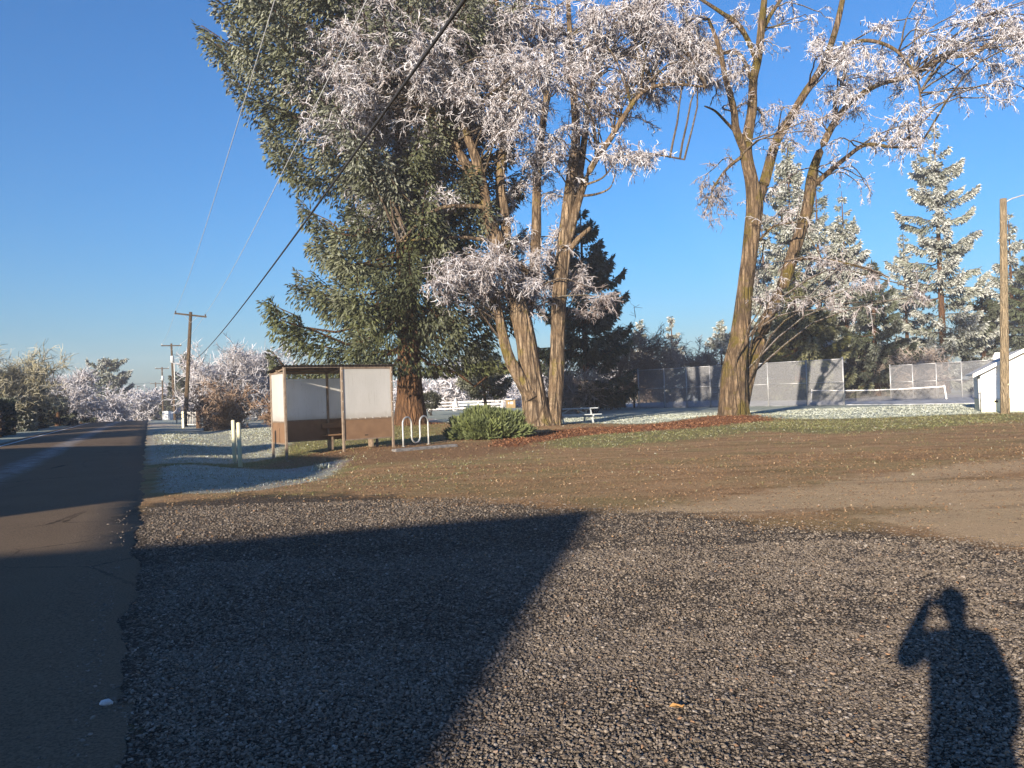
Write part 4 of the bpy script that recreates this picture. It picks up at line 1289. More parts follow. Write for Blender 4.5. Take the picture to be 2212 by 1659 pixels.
conifer("spruce_tree", "huge dark green spruce with hanging boughs behind the white shelter", (SPR[0], SPR[1], hz1(SPR[0], SPR[1])), 31.0, [(0, 7.0), (1, 7.0)], np.random.default_rng(3), 84000,
        spray=(0.24, 0.52), width=0.055, rime=(0.25, 1.0), droop=0.30, trunk_r=0.62, zmin=0.125, per_m=6.2, mat=M['needle'], skew=spruce_skew, hang=1.3, lat=0.30, zlow=2.5, rimez=0.9, low=1.05)
cone = [(0, 1.0), (0.08, 1.0), (0.3, 0.82), (0.6, 0.5), (0.85, 0.2), (1, 0.03)]


def prof(rm, pts=cone):
    return [(a, b * rm) for a, b in pts]


def stand(px, Yd, top):
    """ground point below a pixel column at depth Yd, and the height that brings its top to pixel row 'top'"""
    g = at(px, 860, Yd)
    z = hz1(g[0], Yd)
    return (g[0], Yd, z), at(px, top, Yd)[2] - z


R = lambda k: np.random.default_rng(k)
b, h = stand(1268, 66, 445)
conifer("fir_tree", "dark conifer standing right behind the multi-stemmed tree", b, h, prof(4.6, [(0, 1), (0.3, 1.0), (0.55, 0.8), (0.8, 0.5), (1, 0.05)]), R(31), 16000, (0.35, 0.7), 0.09, (0.2, 0.7), 0.22, 0.3, 0.06, 4.5, M['needle_dark'], hang=0.7)
b, h = stand(1050, 58, 735)
conifer("pine_tree", "small rounded evergreen beyond the juniper, between the big trunks", b, h, [(0, 2.2), (0.35, 2.4), (0.6, 2.2), (0.85, 1.4), (1, 0.3)], R(32), 5000, (0.25, 0.5), 0.06, (0.3, 0.9), 0.2, 0.12, 0.30, 9.0, M['needle'], hang=0.5, lean=(-0.06, 0))
for (px, Yd, top, rm, n, lab, seed, gp_, mt, rime) in (
        (1722, 92, 290, 7.4, 22000, "tall frosted conifer rising behind the forked tree", 41, 0.25, 'needle_rime', (0.5, 1.0)),
        (1780, 97, 365, 6.4, 14000, "frosted conifer standing between the forked tree's two upper limbs", 54, 0.1, 'needle_rime', (0.4, 0.9)),
        (1660, 98, 470, 5.6, 11000, "frosted conifer close behind the fork of the mossy tree", 48, 0.1, 'needle_rime', (0.6, 1.0)),
        (1965, 104, 500, 5.0, 9000, "frosted conifer filling in left of the tall sparse conifer", 49, 0.1, 'needle_rime', (0.6, 1.0)),
        (2195, 100, 455, 5.4, 10000, "frosted conifer just right of the lamp pole", 50, 0.2, 'needle_rime', (0.5, 1.0)),
        (1836, 90, 412, 5.6, 13000, "slim pale conifer with pointed top, left of the tall sparse conifer", 42, 0.1, 'needle_rime', (0.6, 1.0)),
        (1725, 80, 575, 6.6, 17000, "broad olive conifer skirt directly above the tennis fence", 43, 0.0, 'needle_olive', (0.1, 0.5)),
        (1895, 84, 560, 5.2, 12000, "dark low conifer behind the gap in the tennis fence", 44, 0.1, 'needle_dark', (0.2, 0.8)),
        (2130, 96, 600, 5.0, 9000, "shorter conifer behind the lamp pole", 46, 0.1, 'needle_dark', (0.2, 0.7)),
        (2240, 88, 510, 5.6, 9000, "dense conifer cut off by the right side of the view", 47, 0.0, 'needle_dark', (0.3, 0.8))):
    b, h = stand(px, Yd, top)
    conifer("fir_tree", lab, b, h, prof(rm), R(seed), n, (0.4, 0.85), 0.10, rime, 0.16, 0.32, 0.05, 3.6, M[mt], gaps=gp_, hang=0.6)
b, h = stand(2042, 88, 262)
conifer("fir_tree", "tall sparse conifer with long upturned frosted boughs and bare reddish trunk", b, h, [(0, 6.0), (0.25, 5.5), (0.45, 5.6), (0.62, 5.2), (0.72, 3.4), (0.85, 2.4), (1, 0.15)], R(45), 19000, (0.4, 0.8), 0.095, (0.6, 1.0), 0.14, 0.42, 0.04, 3.0, M['needle_rime'], gaps=0.4, hang=0.6, lat=0.22)
for (px, Yd, top, rm, lab, seed) in ((1388, 105, 690, 2.9, "small frosted conifer peeking out beside the dark conifer", 51), (1456, 118, 682, 3.4, "frosted conifer standing alone against the sky, left of the forked trunk", 52), (1562, 112, 690, 5.0, "frosted conifer half hidden behind the forked trunk", 53)):
    b, h = stand(px, Yd, top)
    conifer("fir_tree", lab, b, h, prof(rm), R(seed), 5000, (0.4, 0.9), 0.12, (0.8, 1.0), 0.12, 0.25, 0.05, 3.0, M['needle_rime'], hang=0.4)
for (px, Yd, top, pr, lab, seed, mt, n, lean) in (
        (232, 122, 779, [(0, 3.6), (0.5, 4.0), (0.75, 3.7), (0.93, 2.6), (1, 0.8)], "tall round-topped frosted conifer left of the road", 61, 'needle_rime', 8000, (0, 0)),
        (124, 80, 852, prof(2.0), "small dark conifer beyond the bare hedge tree", 62, 'needle_dark', 2500, (0, 0)),
        (176, 98, 836, prof(2.2), "dark conifer tip above the clipped hedge", 63, 'needle_dark', 2500, (0, 0)),
        (418, 118, 760, [(0, 3.4), (0.3, 3.4), (0.55, 2.9), (0.8, 1.5), (1, 0.1)], "dark lopsided conifer behind the nearest utility pole", 64, 'needle_dark', 6500, (-0.10, 0)),
        (372, 150, 815, prof(3.2), "hazy conifer behind the second utility pole", 65, 'needle_dark', 3500, (0, 0)),
        (283, 178, 893, prof(2.0), "tiny dark conifer at the far end of the road", 66, 'needle_dark', 900, (0, 0))):
    b, h = stand(px, Yd, top)
    conifer("fir_tree", lab, b, h, pr, R(seed), n, (0.4, 0.8), 0.11, (0.35, 0.9), 0.15, 0.25, 0.03, 4.0, M[mt], hang=0.4, lean=lean)

# ------------------------------------------------------------------ bare trees and shrubs
for (px, Yd, top, spread, kw, lab, nm, seed) in (
        (30, 62, 772, 3.4, dict(nb=110, ntw=7000, stems=7, vase=0.75, trunk=0.10, twig=(0.5, 1.1), mat='twig_yellow', rime=(0.3, 1.0)), "bare vase-shaped tree with yellowish twigs growing out of the hedge", "bare_tree", 71),
        (160, 92, 795, 3.0, dict(nb=80, ntw=4200, stems=4, vase=0.5, trunk=0.10), "white frosted bare tree above the clipped hedge", "bare_tree", 72),
        (225, 112, 838, 5.5, dict(nb=90, ntw=4600, stems=3, vase=0.2, trunk=0.16, droop=0.03), "spreading frosted tree in front of the round-topped conifer", "bare_tree", 73),
        (500, 72, 748, 4.4, dict(nb=150, ntw=9000, stems=9, vase=0.6, trunk=0.11, rime=(0.5, 1.0)), "large frosted bare bush left of the shelter", "bare_bush", 74),
        (560, 80, 770, 4.2, dict(nb=120, ntw=6500, stems=6, vase=0.6, trunk=0.11, rime=(0.6, 1.0)), "frosted bare tree between the bush and the shelter", "bare_tree", 75),
        (430, 105, 860, 3.0, dict(nb=70, ntw=3200, stems=4, vase=0.4), "low frosted tree behind the wooden gate posts", "bare_tree", 76),
        (1975, 82, 742, 3.2, dict(nb=110, ntw=5200, stems=3, vase=0.35, trunk=0.10, mat='twig_brown', rime=(0.4, 1.0), clear=0.35), "pale bare round-crowned tree behind the right tennis fence", "bare_tree", 77),
        (1330, 72, 690, 5.2, dict(nb=120, ntw=4500, stems=3, vase=0.25, trunk=0.14, mat='twig_brown', rime=(0.0, 0.4), droop=0.03), "tangled dark bare tree left of the tennis fence", "bare_tree", 78),
        (1430, 98, 735, 4.2, dict(nb=90, ntw=4000, stems=3, vase=0.4, trunk=0.12, mat='twig_brown', rime=(0.1, 0.6)), "purplish bare tree beyond the tennis fence", "bare_tree", 79),
        (1510, 104, 745, 4.0, dict(nb=90, ntw=3600, stems=3, vase=0.4, trunk=0.12, mat='twig_brown', rime=(0.1, 0.6)), "bare tree next to the forked trunk beyond the fence", "bare_tree", 80),
        (1245, 58, 800, 2.2, dict(nb=70, ntw=2600, stems=4, vase=0.4, trunk=0.07, mat='twig_brown', rime=(0.3, 0.8)), "greyish bare sapling above the dark evergreen shrubs", "bare_tree", 81)):
    b, h = stand(px, Yd, top)
    kw = dict(kw); kw['mat'] = M[kw.get('mat', 'twig')]
    bare_tree(nm, lab, b, h, spread, R(seed), tw_r=0.00028 * Yd, **kw)
# the far line of frosted trees: a few shapes, copied
far_base = []
for kk in range(3):
    ft = bare_tree("far_frosted_tree", "white frosted tree in the distant tree line", (0, 300, -3.2), 9.0, 4.6, R(90 + kk), nb=60, ntw=1900, tw_r=0.07, twig=(0.7, 1.5), vase=0.35, trunk=0.2, group="frosted trees along the horizon", rime=(0.7, 1.0))
    far_base.append(ft)
spots = []
rr = R(99)
for px in (262, 275, 290, 304, 318, 332, 346, 360, 382, 405, 425, 450, 475, 505, 540, 575, 905, 930, 960, 985, 1010, 1040, 1080, 1120, 1160, 1205, 1330, 1360, 1415, 1480, 1535, 1600):
    Yd = rr.uniform(135, 190)
    if px > 880: Yd = rr.uniform(105, 150)
    spots.append((px + rr.uniform(-4, 4), Yd, rr.uniform(0.62, 1.0)))
for i, (px, Yd, s) in enumerate(spots):
    o = far_base[i] if i < 3 else copy_tree(far_base[i % 3])
    g = at(px, 870, Yd)
    o.location = (g[0], Yd, hz1(g[0], Yd))
    k = s * (1.0 if px > 880 else 1.0)
    o.scale = (k * 1.15, k * 1.15, k)
    o.rotation_euler = (0, 0, rr.uniform(0, 6.28))
    if px > 880:
        o["label"] = "white frosted tree far behind, seen between the big trunks" if px < 1230 else "white frosted tree far beyond the tennis fence"
        o["group"] = "frosted trees far behind the trunks" if px < 1230 else "frosted trees far beyond the tennis fence"

# evergreen shrubs
g = gp(1054, 950)
shrub("juniper_bush", "bright green spreading juniper in front of the multi-stemmed tree", (g[0], g[1] + 1.0, hz1(g[0], g[1])), (2.9, 2.3, 0.98), 12500, R(101), M['juniper'], (0.14, 0.30), 0.026, 0.55, inner=0.5, rime=(0.2, 0.9), bark=M['bark_dark'])
for (px, py, w, h, n, mt, lab, seed) in (
        (1232, 880, 2.6, 1.9, 3200, 'leaf_dark', "dark evergreen shrub directly behind the picnic table", 102),
        (1285, 893, 2.7, 2.0, 3400, 'leaf_dark', "dark evergreen shrub at the free end of the picnic table", 103),
        (930, 898, 1.7, 1.7, 2000, 'leaf_dark', "dark evergreen shrub right of the spruce trunk", 104),
        (1690, 862, 2.2, 1.5, 1600, 'leaf_rust', "rusty low shrub behind the tennis net", 105)):
    g = gp(px, py)
    shrub("evergreen_shrub", lab, (g[0], g[1], hz1(g[0], g[1])), (w, w, h * 0.85), n, R(seed), M[mt], (0.10, 0.22), 0.045, 0.2, shape='ball' , rime=(0.1, 0.6), bottom=0.35 * h, stems=9)
g = gp(478, 926)
rb_ = bare_tree("russet_bush", "rust brown twiggy bush beside the wooden gate posts", (g[0], g[1] + 0.5, hz1(g[0], g[1])), 3.1, 1.7, R(106), nb=90, ntw=4200, twig=(0.3, 0.7), tw_r=0.017, trunk=0.045, vase=0.55, rime=(0.0, 0.8), mat=M['twig_rust'], stems=12, cat="bush", bark=M['bark_dark'], clear=0.02)
g = at(598, 880, 50)
bare_tree("russet_bush", "small rust brown bush just left of the shelter's side panel", (g[0], 50, hz1(g[0], 50)), 2.6, 0.9, R(107), nb=50, ntw=1800, twig=(0.25, 0.5), tw_r=0.016, trunk=0.04, vase=0.6, rime=(0.0, 0.3), mat=M['twig_rust'], stems=7, cat="bush", bark=M['bark_dark'], clear=0.02)
# hedge plants left of the road
for (s, p, sx_, sy_, h, n, mt, lab, seed) in (
        (47.0, -10.6, 4.2, 4.6, 3.4, 6500, 'leaf_dark', "tall dark evergreen bush at the left side of the view", 111),
        (58.5, -9.6, 1.9, 2.6, 1.5, 2200, 'leaf_rust', "low yellowish shrub at the foot of the hedge", 112),
        (64.0, -10.2, 3.0, 7.0, 2.5, 6500, 'needle_dark', "rounded dark hedge plant below the bare vase-shaped tree", 113),
        (74.5, -9.4, 1.8, 3.4, 2.2, 2600, 'needle_rime', "pale frosted hedge plant between the dark hedge plants", 114),
        (84.0, -9.8, 2.4, 12.0, 2.5, 6500, 'leaf_dark', "long clipped dark hedge along the road", 115),
        (97.0, -9.6, 2.6, 9.0, 3.0, 4200, 'leaf_dark', "far dark hedge plant beside the frosted trees", 116)):
    xy = rp(s, p)
    o = shrub("hedge_plant", lab, (xy[0], xy[1], hz1(*xy)), (sx_, sy_, h), n, R(seed), M[mt], (0.15, 0.32), 0.07, 0.3, shape='box', rime=(0.2, 0.8), bottom=0.0, stems=8)
    o.rotation_euler = (0, 0, math.radians(25.17))

# ------------------------------------------------------------------ bus shelter
M['frame'] = pm("bronze_painted_frame", (0.13, 0.095, 0.07), (0.21, 0.165, 0.125), 9.0, 0.5, 0.002, 60, rust=(7.0, 0.66, (0.13, 0.06, 0.03)))
def translucent_panel():
    """milky plastic sheet: scatters light back and lets some through"""
    m, nt, b = new_mat("milky_panel")
    T = NT(nt)
    v = T.coord('Object')
    col = T.mix(T.ramp(T.noise(T.coord('Object', scale=(1, 1, 0.4)), 1.6, 5.0), 0.35, 0.65), (0.84, 0.84, 0.83), (0.76, 0.76, 0.745))
    col = T.mix(T.math('MULTIPLY', T.ramp(T.noise(T.coord('Object', scale=(6, 6, 0.5)), 3.0, 5.0, 0.7), 0.56, 0.75), 0.5), col, (0.50, 0.48, 0.43))
    col = T.mix(T.ramp(T.noise(v, 26.0, 3.0), 0.70, 0.76), col, (0.42, 0.40, 0.36))
    z = T.sep(v)[2]
    col = T.mix(T.math('MULTIPLY', T.ramp(T.math('MULTIPLY_ADD', T.noise(v, 4.0, 4.0), 0.25, z), 1.34, 1.14), 0.35), col, (0.50, 0.46, 0.38))
    d = T.node('ShaderNodeBsdfDiffuse'); tr = T.node('ShaderNodeBsdfTranslucent'); mx = T.node('ShaderNodeMixShader'); gl = T.node('ShaderNodeBsdfGlossy'); m2 = T.node('ShaderNodeMixShader')
    T.set(d.inputs[0], col); T.set(tr.inputs[0], col)
    mx.inputs[0].default_value = 0.68
    nt.links.new(d.outputs[0], mx.inputs[1]); nt.links.new(tr.outputs[0], mx.inputs[2])
    gl.inputs['Roughness'].default_value = 0.45
    m2.inputs[0].default_value = 0.04
    nt.links.new(mx.outputs[0], m2.inputs[1]); nt.links.new(gl.outputs[0], m2.inputs[2])
    nt.nodes.remove(b)
    nt.links.new(m2.outputs[0], nt.nodes['Material Output'].inputs['Surface'])
    return m


M['panel'] = translucent_panel()
M['brown'] = pm("brown_panel", (0.185, 0.115, 0.068), (0.145, 0.088, 0.052), 3.0, 0.5, 0.001, 40, rust=(8.0, 0.68, (0.09, 0.052, 0.032)))
M['roof_metal'] = pm("dark_corrugated_metal", (0.035, 0.032, 0.03), (0.09, 0.08, 0.07), 6.0, 0.5, rust=(4.0, 0.62, (0.10, 0.05, 0.03)))
M['clip'] = pm("pale_clip", (0.62, 0.60, 0.56), (0.5, 0.48, 0.45), 20.0, 0.5)
FL, FR = gp(619.5, 984), gp(850, 966.5)
wv = (FR - FL)[:2]; SW = float(np.linalg.norm(wv)); wv = wv / SW
rzs = math.atan2(wv[1], wv[0])
sh = thing("bus_shelter", "open-fronted bus shelter with white upper panels and brown lower panels", "shelter", (FL[0], FL[1], 0), rzs)
SD = 1.22


def lz(lx, ly):
    c, s = math.cos(rzs), math.sin(rzs)
    return hz1(FL[0] + c * lx - s * ly, FL[1] + s * lx + c * ly)


xm = SW * 0.515
for (lx, ly, h) in ((0, 0, 2.68), (xm, 0, 2.68), (SW, 0, 2.68), (0, SD, 2.53), (xm, SD, 2.53), (SW, SD, 2.53)):
    z0 = lz(lx, ly) - 0.15
    MB().box((lx, ly, (z0 + h) / 2), (0.075, 0.075, h - z0), bev=0.008).build("post", M['frame'], sh)


def panel(a, b, z0, z1, name, mat, th=0.02):
    a = np.array([*a, 0.0]); b = np.array([*b, 0.0])
    o = MB().bar(a + (0, 0, (z0 + z1) / 2), b + (0, 0, (z0 + z1) / 2), th, z1 - z0, bev=0.003).build(name, mat, sh)
    return o


g = 0.04
pan = []
for (a, b, top, nm) in (((0, g), (0, SD - g), 2.50, 'side'), ((g, SD), (xm - g, SD), 2.36, 'back'), ((xm + g, SD), (SW - g, SD), 2.36, 'back'), ((xm + g, 0), (SW - g, 0), 2.62, 'front'), ((SW, g), (SW, SD - g), 2.50, 'side')):
    pan.append((panel(a, b, 1.03, top, "white_panel", M['panel'], 0.012), nm))
    panel(a, b, 0.37, 0.985, "lower_panel", M['brown'], 0.018)
    panel(a, b, 0.985, 1.03, "mid_rail", M['frame'], 0.05)
    panel(a, b, 0.33, 0.37, "bottom_rail", M['frame'], 0.045)
    if nm != 'back':
        panel(a, b, top, top + 0.045, "top_rail", M['frame'], 0.05)
# the crack in the side panel
MB().box((-0.0115, SD * 0.45, 0.60), (0.006, 0.022, 0.46)).build("crack", M['bark_dark'], sh)
MB().box((SW * 0.735, -0.0105, 0.47), (0.11, 0.004, 0.035)).build("scuff", M['bark_dark'], sh)
for x in np.linspace(xm + 0.25, SW - 0.2, 6):
    MB().box((x, -0.03, 1.032), (0.018, 0.012, 0.05)).build("clip", M['clip'], sh)
for z in np.linspace(1.2, 2.5, 5):
    MB().box((SW, -0.042, z), (0.016, 0.012, 0.03)).build("clip", M['clip'], sh)
    MB().box((xm, -0.042, z + 0.06), (0.016, 0.012, 0.03)).build("clip", M['clip'], sh)
# corrugated roof, sloping to the back, and its purlins
rx = np.linspace(-0.16, SW + 0.16, 150)
wav = 0.016 * np.sin(rx * 2 * math.pi / 0.115)
y0, y1, z0, z1 = -0.13, SD + 0.14, 2.752, 2.59
V, F = [], []
for k, x in enumerate(rx):
    V += [(x, y0, z0 + wav[k]), (x, y1, z1 + wav[k]), (x, y0, z0 + wav[k] - 0.006), (x, y1, z1 + wav[k] - 0.006)]
for k in range(len(rx) - 1):
    a, b = 4 * k, 4 * k + 4
    F += [(a, b, b + 1, a + 1), (a + 2, a + 3, b + 3, b + 2), (a, a + 2, b + 2, b), (a + 1, b + 1, b + 3, a + 3)]
MB().add(V, F).build("roof", M['roof_metal'], sh, True)
for (y, z) in ((0.0, 2.70), (SD, 2.55), (SD / 2, 2.63)):
    MB().box((SW / 2, y, z), (SW + 0.1, 0.05, 0.07)).build("purlin", M['frame'], sh)
for x in (0.03, xm, SW - 0.03):
    MB().bar((x, 0.03, 2.655), (x, SD - 0.03, 2.515), 0.04, 0.05).build("rafter", M['frame'], sh)
bn = MB().box(((xm - 0.27 + SW - 0.15) / 2, SD - 0.32, 0.50), (SW - 0.15 - xm + 0.27, 0.28, 0.045), bev=0.006).build("bench_seat", M['brown'], sh)
MB().box(((xm - 0.27 + SW - 0.15) / 2, SD - 0.11, 0.80), (SW - 0.15 - xm + 0.27, 0.035, 0.17), bev=0.006).build("bench_back", M['brown'], sh)
for x in (xm - 0.03, SW - 0.35):
    MB().box((x, SD - 0.25, 0.245), (0.06, 0.30, 0.45)).build("bench_leg", M['frame'], sh)
    MB().box((x, SD - 0.07, 0.75), (0.05, 0.06, 0.5)).build("bench_bracket", M['frame'], sh)

# ------------------------------------------------------------------ bollards, bike rack, wheel stop
M['yellow'] = pm("faded_yellow_paint", (0.56, 0.53, 0.36), (0.50, 0.47, 0.33), 5.0, 0.5, rust=(14.0, 0.72, (0.35, 0.32, 0.2)))
for (px, py, h, lab, tilt) in ((507, 991.5, 1.24, "pale yellow steel bollard farther from the camera, left of its pair", -0.03), (519, 1000.5, 1.22, "pale yellow steel bollard nearer the camera, right of its pair", -0.035)):
    g = gp(px, py)
    t = thing("bollard", lab, "bollard", (g[0], g[1], hz1(g[0], g[1])), 0.0, "yellow bollards by the shelter")
    t.rotation_euler = (0, tilt * 0.4, 0)
    MB().tube([(0, 0, -0.3), (0, 0, h - 0.012), (0, 0, h)], [0.056, 0.056, 0.048], 20).build("tube", M['yellow'], t, True)
    MB().tube([(0, 0, h), (0, 0, h + 0.012)], [0.046, 0.03], 20).build("cap", M['yellow'], t, True)
M['steel'] = pm("galvanised_pipe", (0.36, 0.37, 0.37), (0.48, 0.49, 0.49), 8.0, 0.45, metal=0.55)
ra, rb = gp(871.5, 965.5), gp(926, 959.5)
dv_ = (rb - ra)[:2]; RW = float(np.linalg.norm(dv_)); rzr = math.atan2(dv_[1], dv_[0])
t = thing("bike_rack", "wave-shaped grey pipe bike rack beside the shelter", "bike rack", (ra[0], ra[1], hz1(ra[0], ra[1])), rzr)
rad = RW / 6
H, lo = 0.98, 0.10
path = [(0, 0, -0.25), (0, 0, 0.3), (0, 0, H - rad)]
path += [(rad - rad * math.cos(a), 0, H - rad + rad * math.sin(a)) for a in np.linspace(0.2, math.pi - 0.2, 9)]
path += [(2 * rad, 0, H - rad), (2 * rad, 0, lo + rad)]
path += [(3 * rad - rad * math.cos(a), 0, lo + rad - rad * math.sin(a)) for a in np.linspace(0.2, math.pi - 0.2, 9)]
path += [(4 * rad, 0, lo + rad), (4 * rad, 0, H - rad)]
path += [(5 * rad - rad * math.cos(a), 0, H - rad + rad * math.sin(a)) for a in np.linspace(0.2, math.pi - 0.2, 9)]
path += [(6 * rad, 0, H - rad), (6 * rad, 0, 0.3), (6 * rad, 0, -0.25)]
MB().tube(path, 0.031, 14).build("pipe", M['steel'], t, True)
for x in (0, 6 * rad):
    MB().tube([(x, 0, 0.0), (x, 0, 0.012)], 0.07, 16).build("foot_plate", M['steel'], t)
M['timber'] = pm("weathered_timber", (0.10, 0.098, 0.10), (0.22, 0.21, 0.205), 4.0, 0.85, 0.01, 30, stretch=(0.3, 3, 3))
wa, wb = gp(850, 976), gp(984, 964.5)
zz_ = (hz1(wa[0], wa[1]) + hz1(wb[0], wb[1])) / 2
ws = MB().bar((wa[0], wa[1], zz_ + 0.035), (wb[0], wb[1], zz_ + 0.035), 0.26, 0.10, bev=0.02).build("wheel_stop", M['timber'])
set_props(ws, "weathered grey timber lying on the ground before the bike rack", "timber")
g = gp(692, 1003)
tt_ = blades("grass_tuft", np.full(40, g[0]) + rng.normal(0, 0.09, 40), np.full(40, g[1]) + rng.normal(0, 0.09, 40), np.full(40, 0.13), M['blade'], "pale frosted grass tuft in front of the shelter", np.full(40, 0.62), 4)
g = gp(230, 1530)
r_ = R(201)
u = unit(r_.normal(0, 1, (60, 3)))
import bmesh
bm = bmesh.new()
for q in u * np.array([0.035, 0.028, 0.02]) * r_.uniform(0.75, 1.15, (60, 1)):
    bm.verts.new(q)
bmesh.ops.convex_hull(bm, input=bm.verts)
me = bpy.data.meshes.new("pale_stone"); bm.to_mesh(me); bm.free()
M['pale_stone'] = pm("pale_stone", (0.55, 0.56, 0.58), (0.33, 0.33, 0.34), 30.0, 0.8, 0.004, 90)
o = link("pale_stone", me, M['pale_stone']); o.location = (g[0], g[1], 0.03)
set_props(o, "single pale lump of stone at the border of asphalt and gravel", "stone")
g = gp(1460, 1540)
M['dead_leaf'] = pm("dead_leaf", (0.42, 0.24, 0.08), (0.30, 0.15, 0.05), 25.0, 0.7)
lf = MB().add([(-0.035, 0, 0.01), (-0.01, 0.02, 0.022), (0.03, 0.012, 0.012), (0.045, 0, 0.02), (0.03, -0.015, 0.01), (-0.01, -0.02, 0.02), (0.0, 0, 0.006)], [(0, 6, 1), (1, 6, 2), (2, 6, 3), (3, 6, 4), (4, 6, 5), (5, 6, 0)]).build("dead_leaf", M['dead_leaf'])
lf.location = (g[0], g[1], hz1(g[0], g[1]) + 0.018)
set_props(lf, "small orange dead leaf lying on the sunlit gravel", "leaf")

# ------------------------------------------------------------------ picnic table
M['table'] = pm("grey_painted_planks", (0.36, 0.40, 0.42), (0.50, 0.54, 0.56), 5.0, 0.7, 0.003, 40)
g = gp(1255, 916)
t = thing("picnic_table", "grey-blue picnic table half hidden by the multi-stemmed tree", "picnic table", (g[0] - 0.35, g[1] + 0.5, hz1(g[0], g[1])), 0.30)
TL = 2.5
for k in range(5):
    MB().box((0, -0.30 + k * 0.15, 0.76), (TL, 0.14, 0.04), bev=0.005).build("table_plank", M['table'], t)
for s in (-1, 1):
    for k in range(2):
        MB().box((0, s * (0.62 + 0.15 * k), 0.45), (TL, 0.14, 0.04), bev=0.005).build("bench_plank", M['table'], t)
for x in (-TL / 2 + 0.45, TL / 2 - 0.45):
    MB().box((x, 0, 0.40), (0.045, 1.62, 0.10)).build("crossbar", M['table'], t)
    MB().box((x, 0, 0.70), (0.045, 0.72, 0.08)).build("crossbar", M['table'], t)
    for s in (-1, 1):
        MB().bar((x + 0.05, s * 0.24, 0.73), (x + 0.05, s * 0.62, 0.0), 0.045, 0.12).build("leg", M['table'], t)
    MB().bar((x * 0.95, 0, 0.42), (x * 0.25, 0, 0.73), 0.09, 0.045).build("brace", M['table'], t)
g = gp(1150, 893)
t2 = copy_tree(t)
t2.location = (g[0] + 1.5, g[1] + 1.5, hz1(g[0], g[1])); t2.rotation_euler = (0, 0, 0.2)
t2["label"] = "picnic table seen just over the juniper, left of the big trunk"

# ------------------------------------------------------------------ tennis court fences and net
M['galv'] = pm("grey_fence_pipe", (0.30, 0.31, 0.33), (0.42, 0.43, 0.45), 6.0, 0.5, metal=0.4)


def mesh_mat(name, col, pitch, wire, metal=0.3):
    """chain link: wires with real gaps between them"""
    m, nt, b = new_mat(name)
    T = NT(nt)
    x, y, z = T.sep(T.coord('Object'))
    ds = []
    for sgn in (1, -1):
        u = T.math('ADD', x, T.math('MULTIPLY', z, float(sgn)))
        f = T.math('ABSOLUTE', T.math('SUBTRACT', T.math('FRACT', T.math('DIVIDE', u, pitch)), 0.5))
        ds.append(T.math('LESS_THAN', f, wire / 2))
    fac = T.math('MAXIMUM', ds[0], ds[1])
    b.inputs['Base Color'].default_value = (*col, 1)
    b.inputs['Roughness'].default_value = 0.5
    b.inputs['Metallic'].default_value = metal
    T.set(b.inputs['Alpha'], fac)
    return m


M['chain'] = mesh_mat("chain_link", (0.25, 0.26, 0.285), 0.075, 0.34)
M['netting'] = mesh_mat("black_netting", (0.06, 0.06, 0.065), 0.06, 0.30, 0.0)
M['white_paint'] = pm("white_paint", (0.80, 0.80, 0.80), (0.70, 0.70, 0.69), 3.0, 0.5)


def chain_fence(label, A, B, posts, h, rails, ztop=0.0):
    d = (B - A)[:2]; L = float(np.linalg.norm(d)); rz = math.atan2(d[1], d[0])
    t = thing("chain_link_fence", label, "fence", (A[0], A[1], 0.02), rz)
    for k, q in enumerate(posts):
        end = k in (0, len(posts) - 1)
        MB().tube([(q, 0, -0.2), (q, 0, h + (0.12 if end else 0.04))], 0.055 if end else 0.045, 10).build("post", M['galv'], t, True)
    for k in range(len(posts) - 1):
        a, b = posts[k], posts[k + 1]
        for z in rails:
            MB().tube([(a, 0.0, z), (b, 0.0, z)], 0.032, 8).build("rail", M['galv'], t, True)
        MB().add([(a, 0.035, 0.04), (b, 0.035, 0.04), (b, 0.035, h - 0.02), (a, 0.035, h - 0.02)], [(0, 1, 2, 3)]).build("chain_mesh", M['chain'], t)
    return t


def on_line(px, A, B):
    """distance along A-B where the pixel column crosses it"""
    n = ray(px, 860)
    d = (B - A)[:2]; L = np.linalg.norm(d); d = d / L
    M2 = np.array([[n[0], -d[0]], [n[1], -d[1]]])
    return float(np.linalg.solve(M2, A[:2])[1])


chain_fence("tall chain-link tennis fence passing behind the forked tree", FA, FB, [on_line(p, FA, FB) for p in (1380, 1436, 1484, 1535, 1594, 1660, 1744, 1823)], 3.35, (1.68, 3.33))
RA, RB = gp(1925, 861), gp(2200, 858)
chain_fence("chain-link fence at the right, behind the tennis net", RA, RB, [on_line(p, RA, RB) for p in (1925, 2019, 2108, 2143, 2200)] if False else list(np.linspace(0, float(np.linalg.norm((RB - RA)[:2])), 6)), 3.05, (1.5, 3.03))
NA, NB = gp(1755, 868.5, 0.05), gp(2041, 862, 0.05)
d = (NB - NA)[:2]; L = float(np.linalg.norm(d)); rz = math.atan2(d[1], d[0])
t = thing("tennis_net", "tennis net with white band strung across the court", "tennis net", (NA[0], NA[1], 0.045), rz)
sag = lambda x: 1.06 - 0.13 * math.sin(math.pi * x / L)
for s, x in ((-1, 0), (1, L)):
    MB().bar((x + s * 0.12, 0, 0.0), (x, 0, 1.12), 0.10, 0.10, up=(0, 1, 0), bev=0.01).build("post", M['white_paint'], t)
xs = np.linspace(0.05, L - 0.05, 17)
V = [(x, -0.012, sag(x)) for x in xs] + [(x, -0.012, sag(x) - 0.085) for x in xs] + [(x, 0.012, sag(x)) for x in xs] + [(x, 0.012, sag(x) - 0.085) for x in xs]
n = len(xs)
F = []
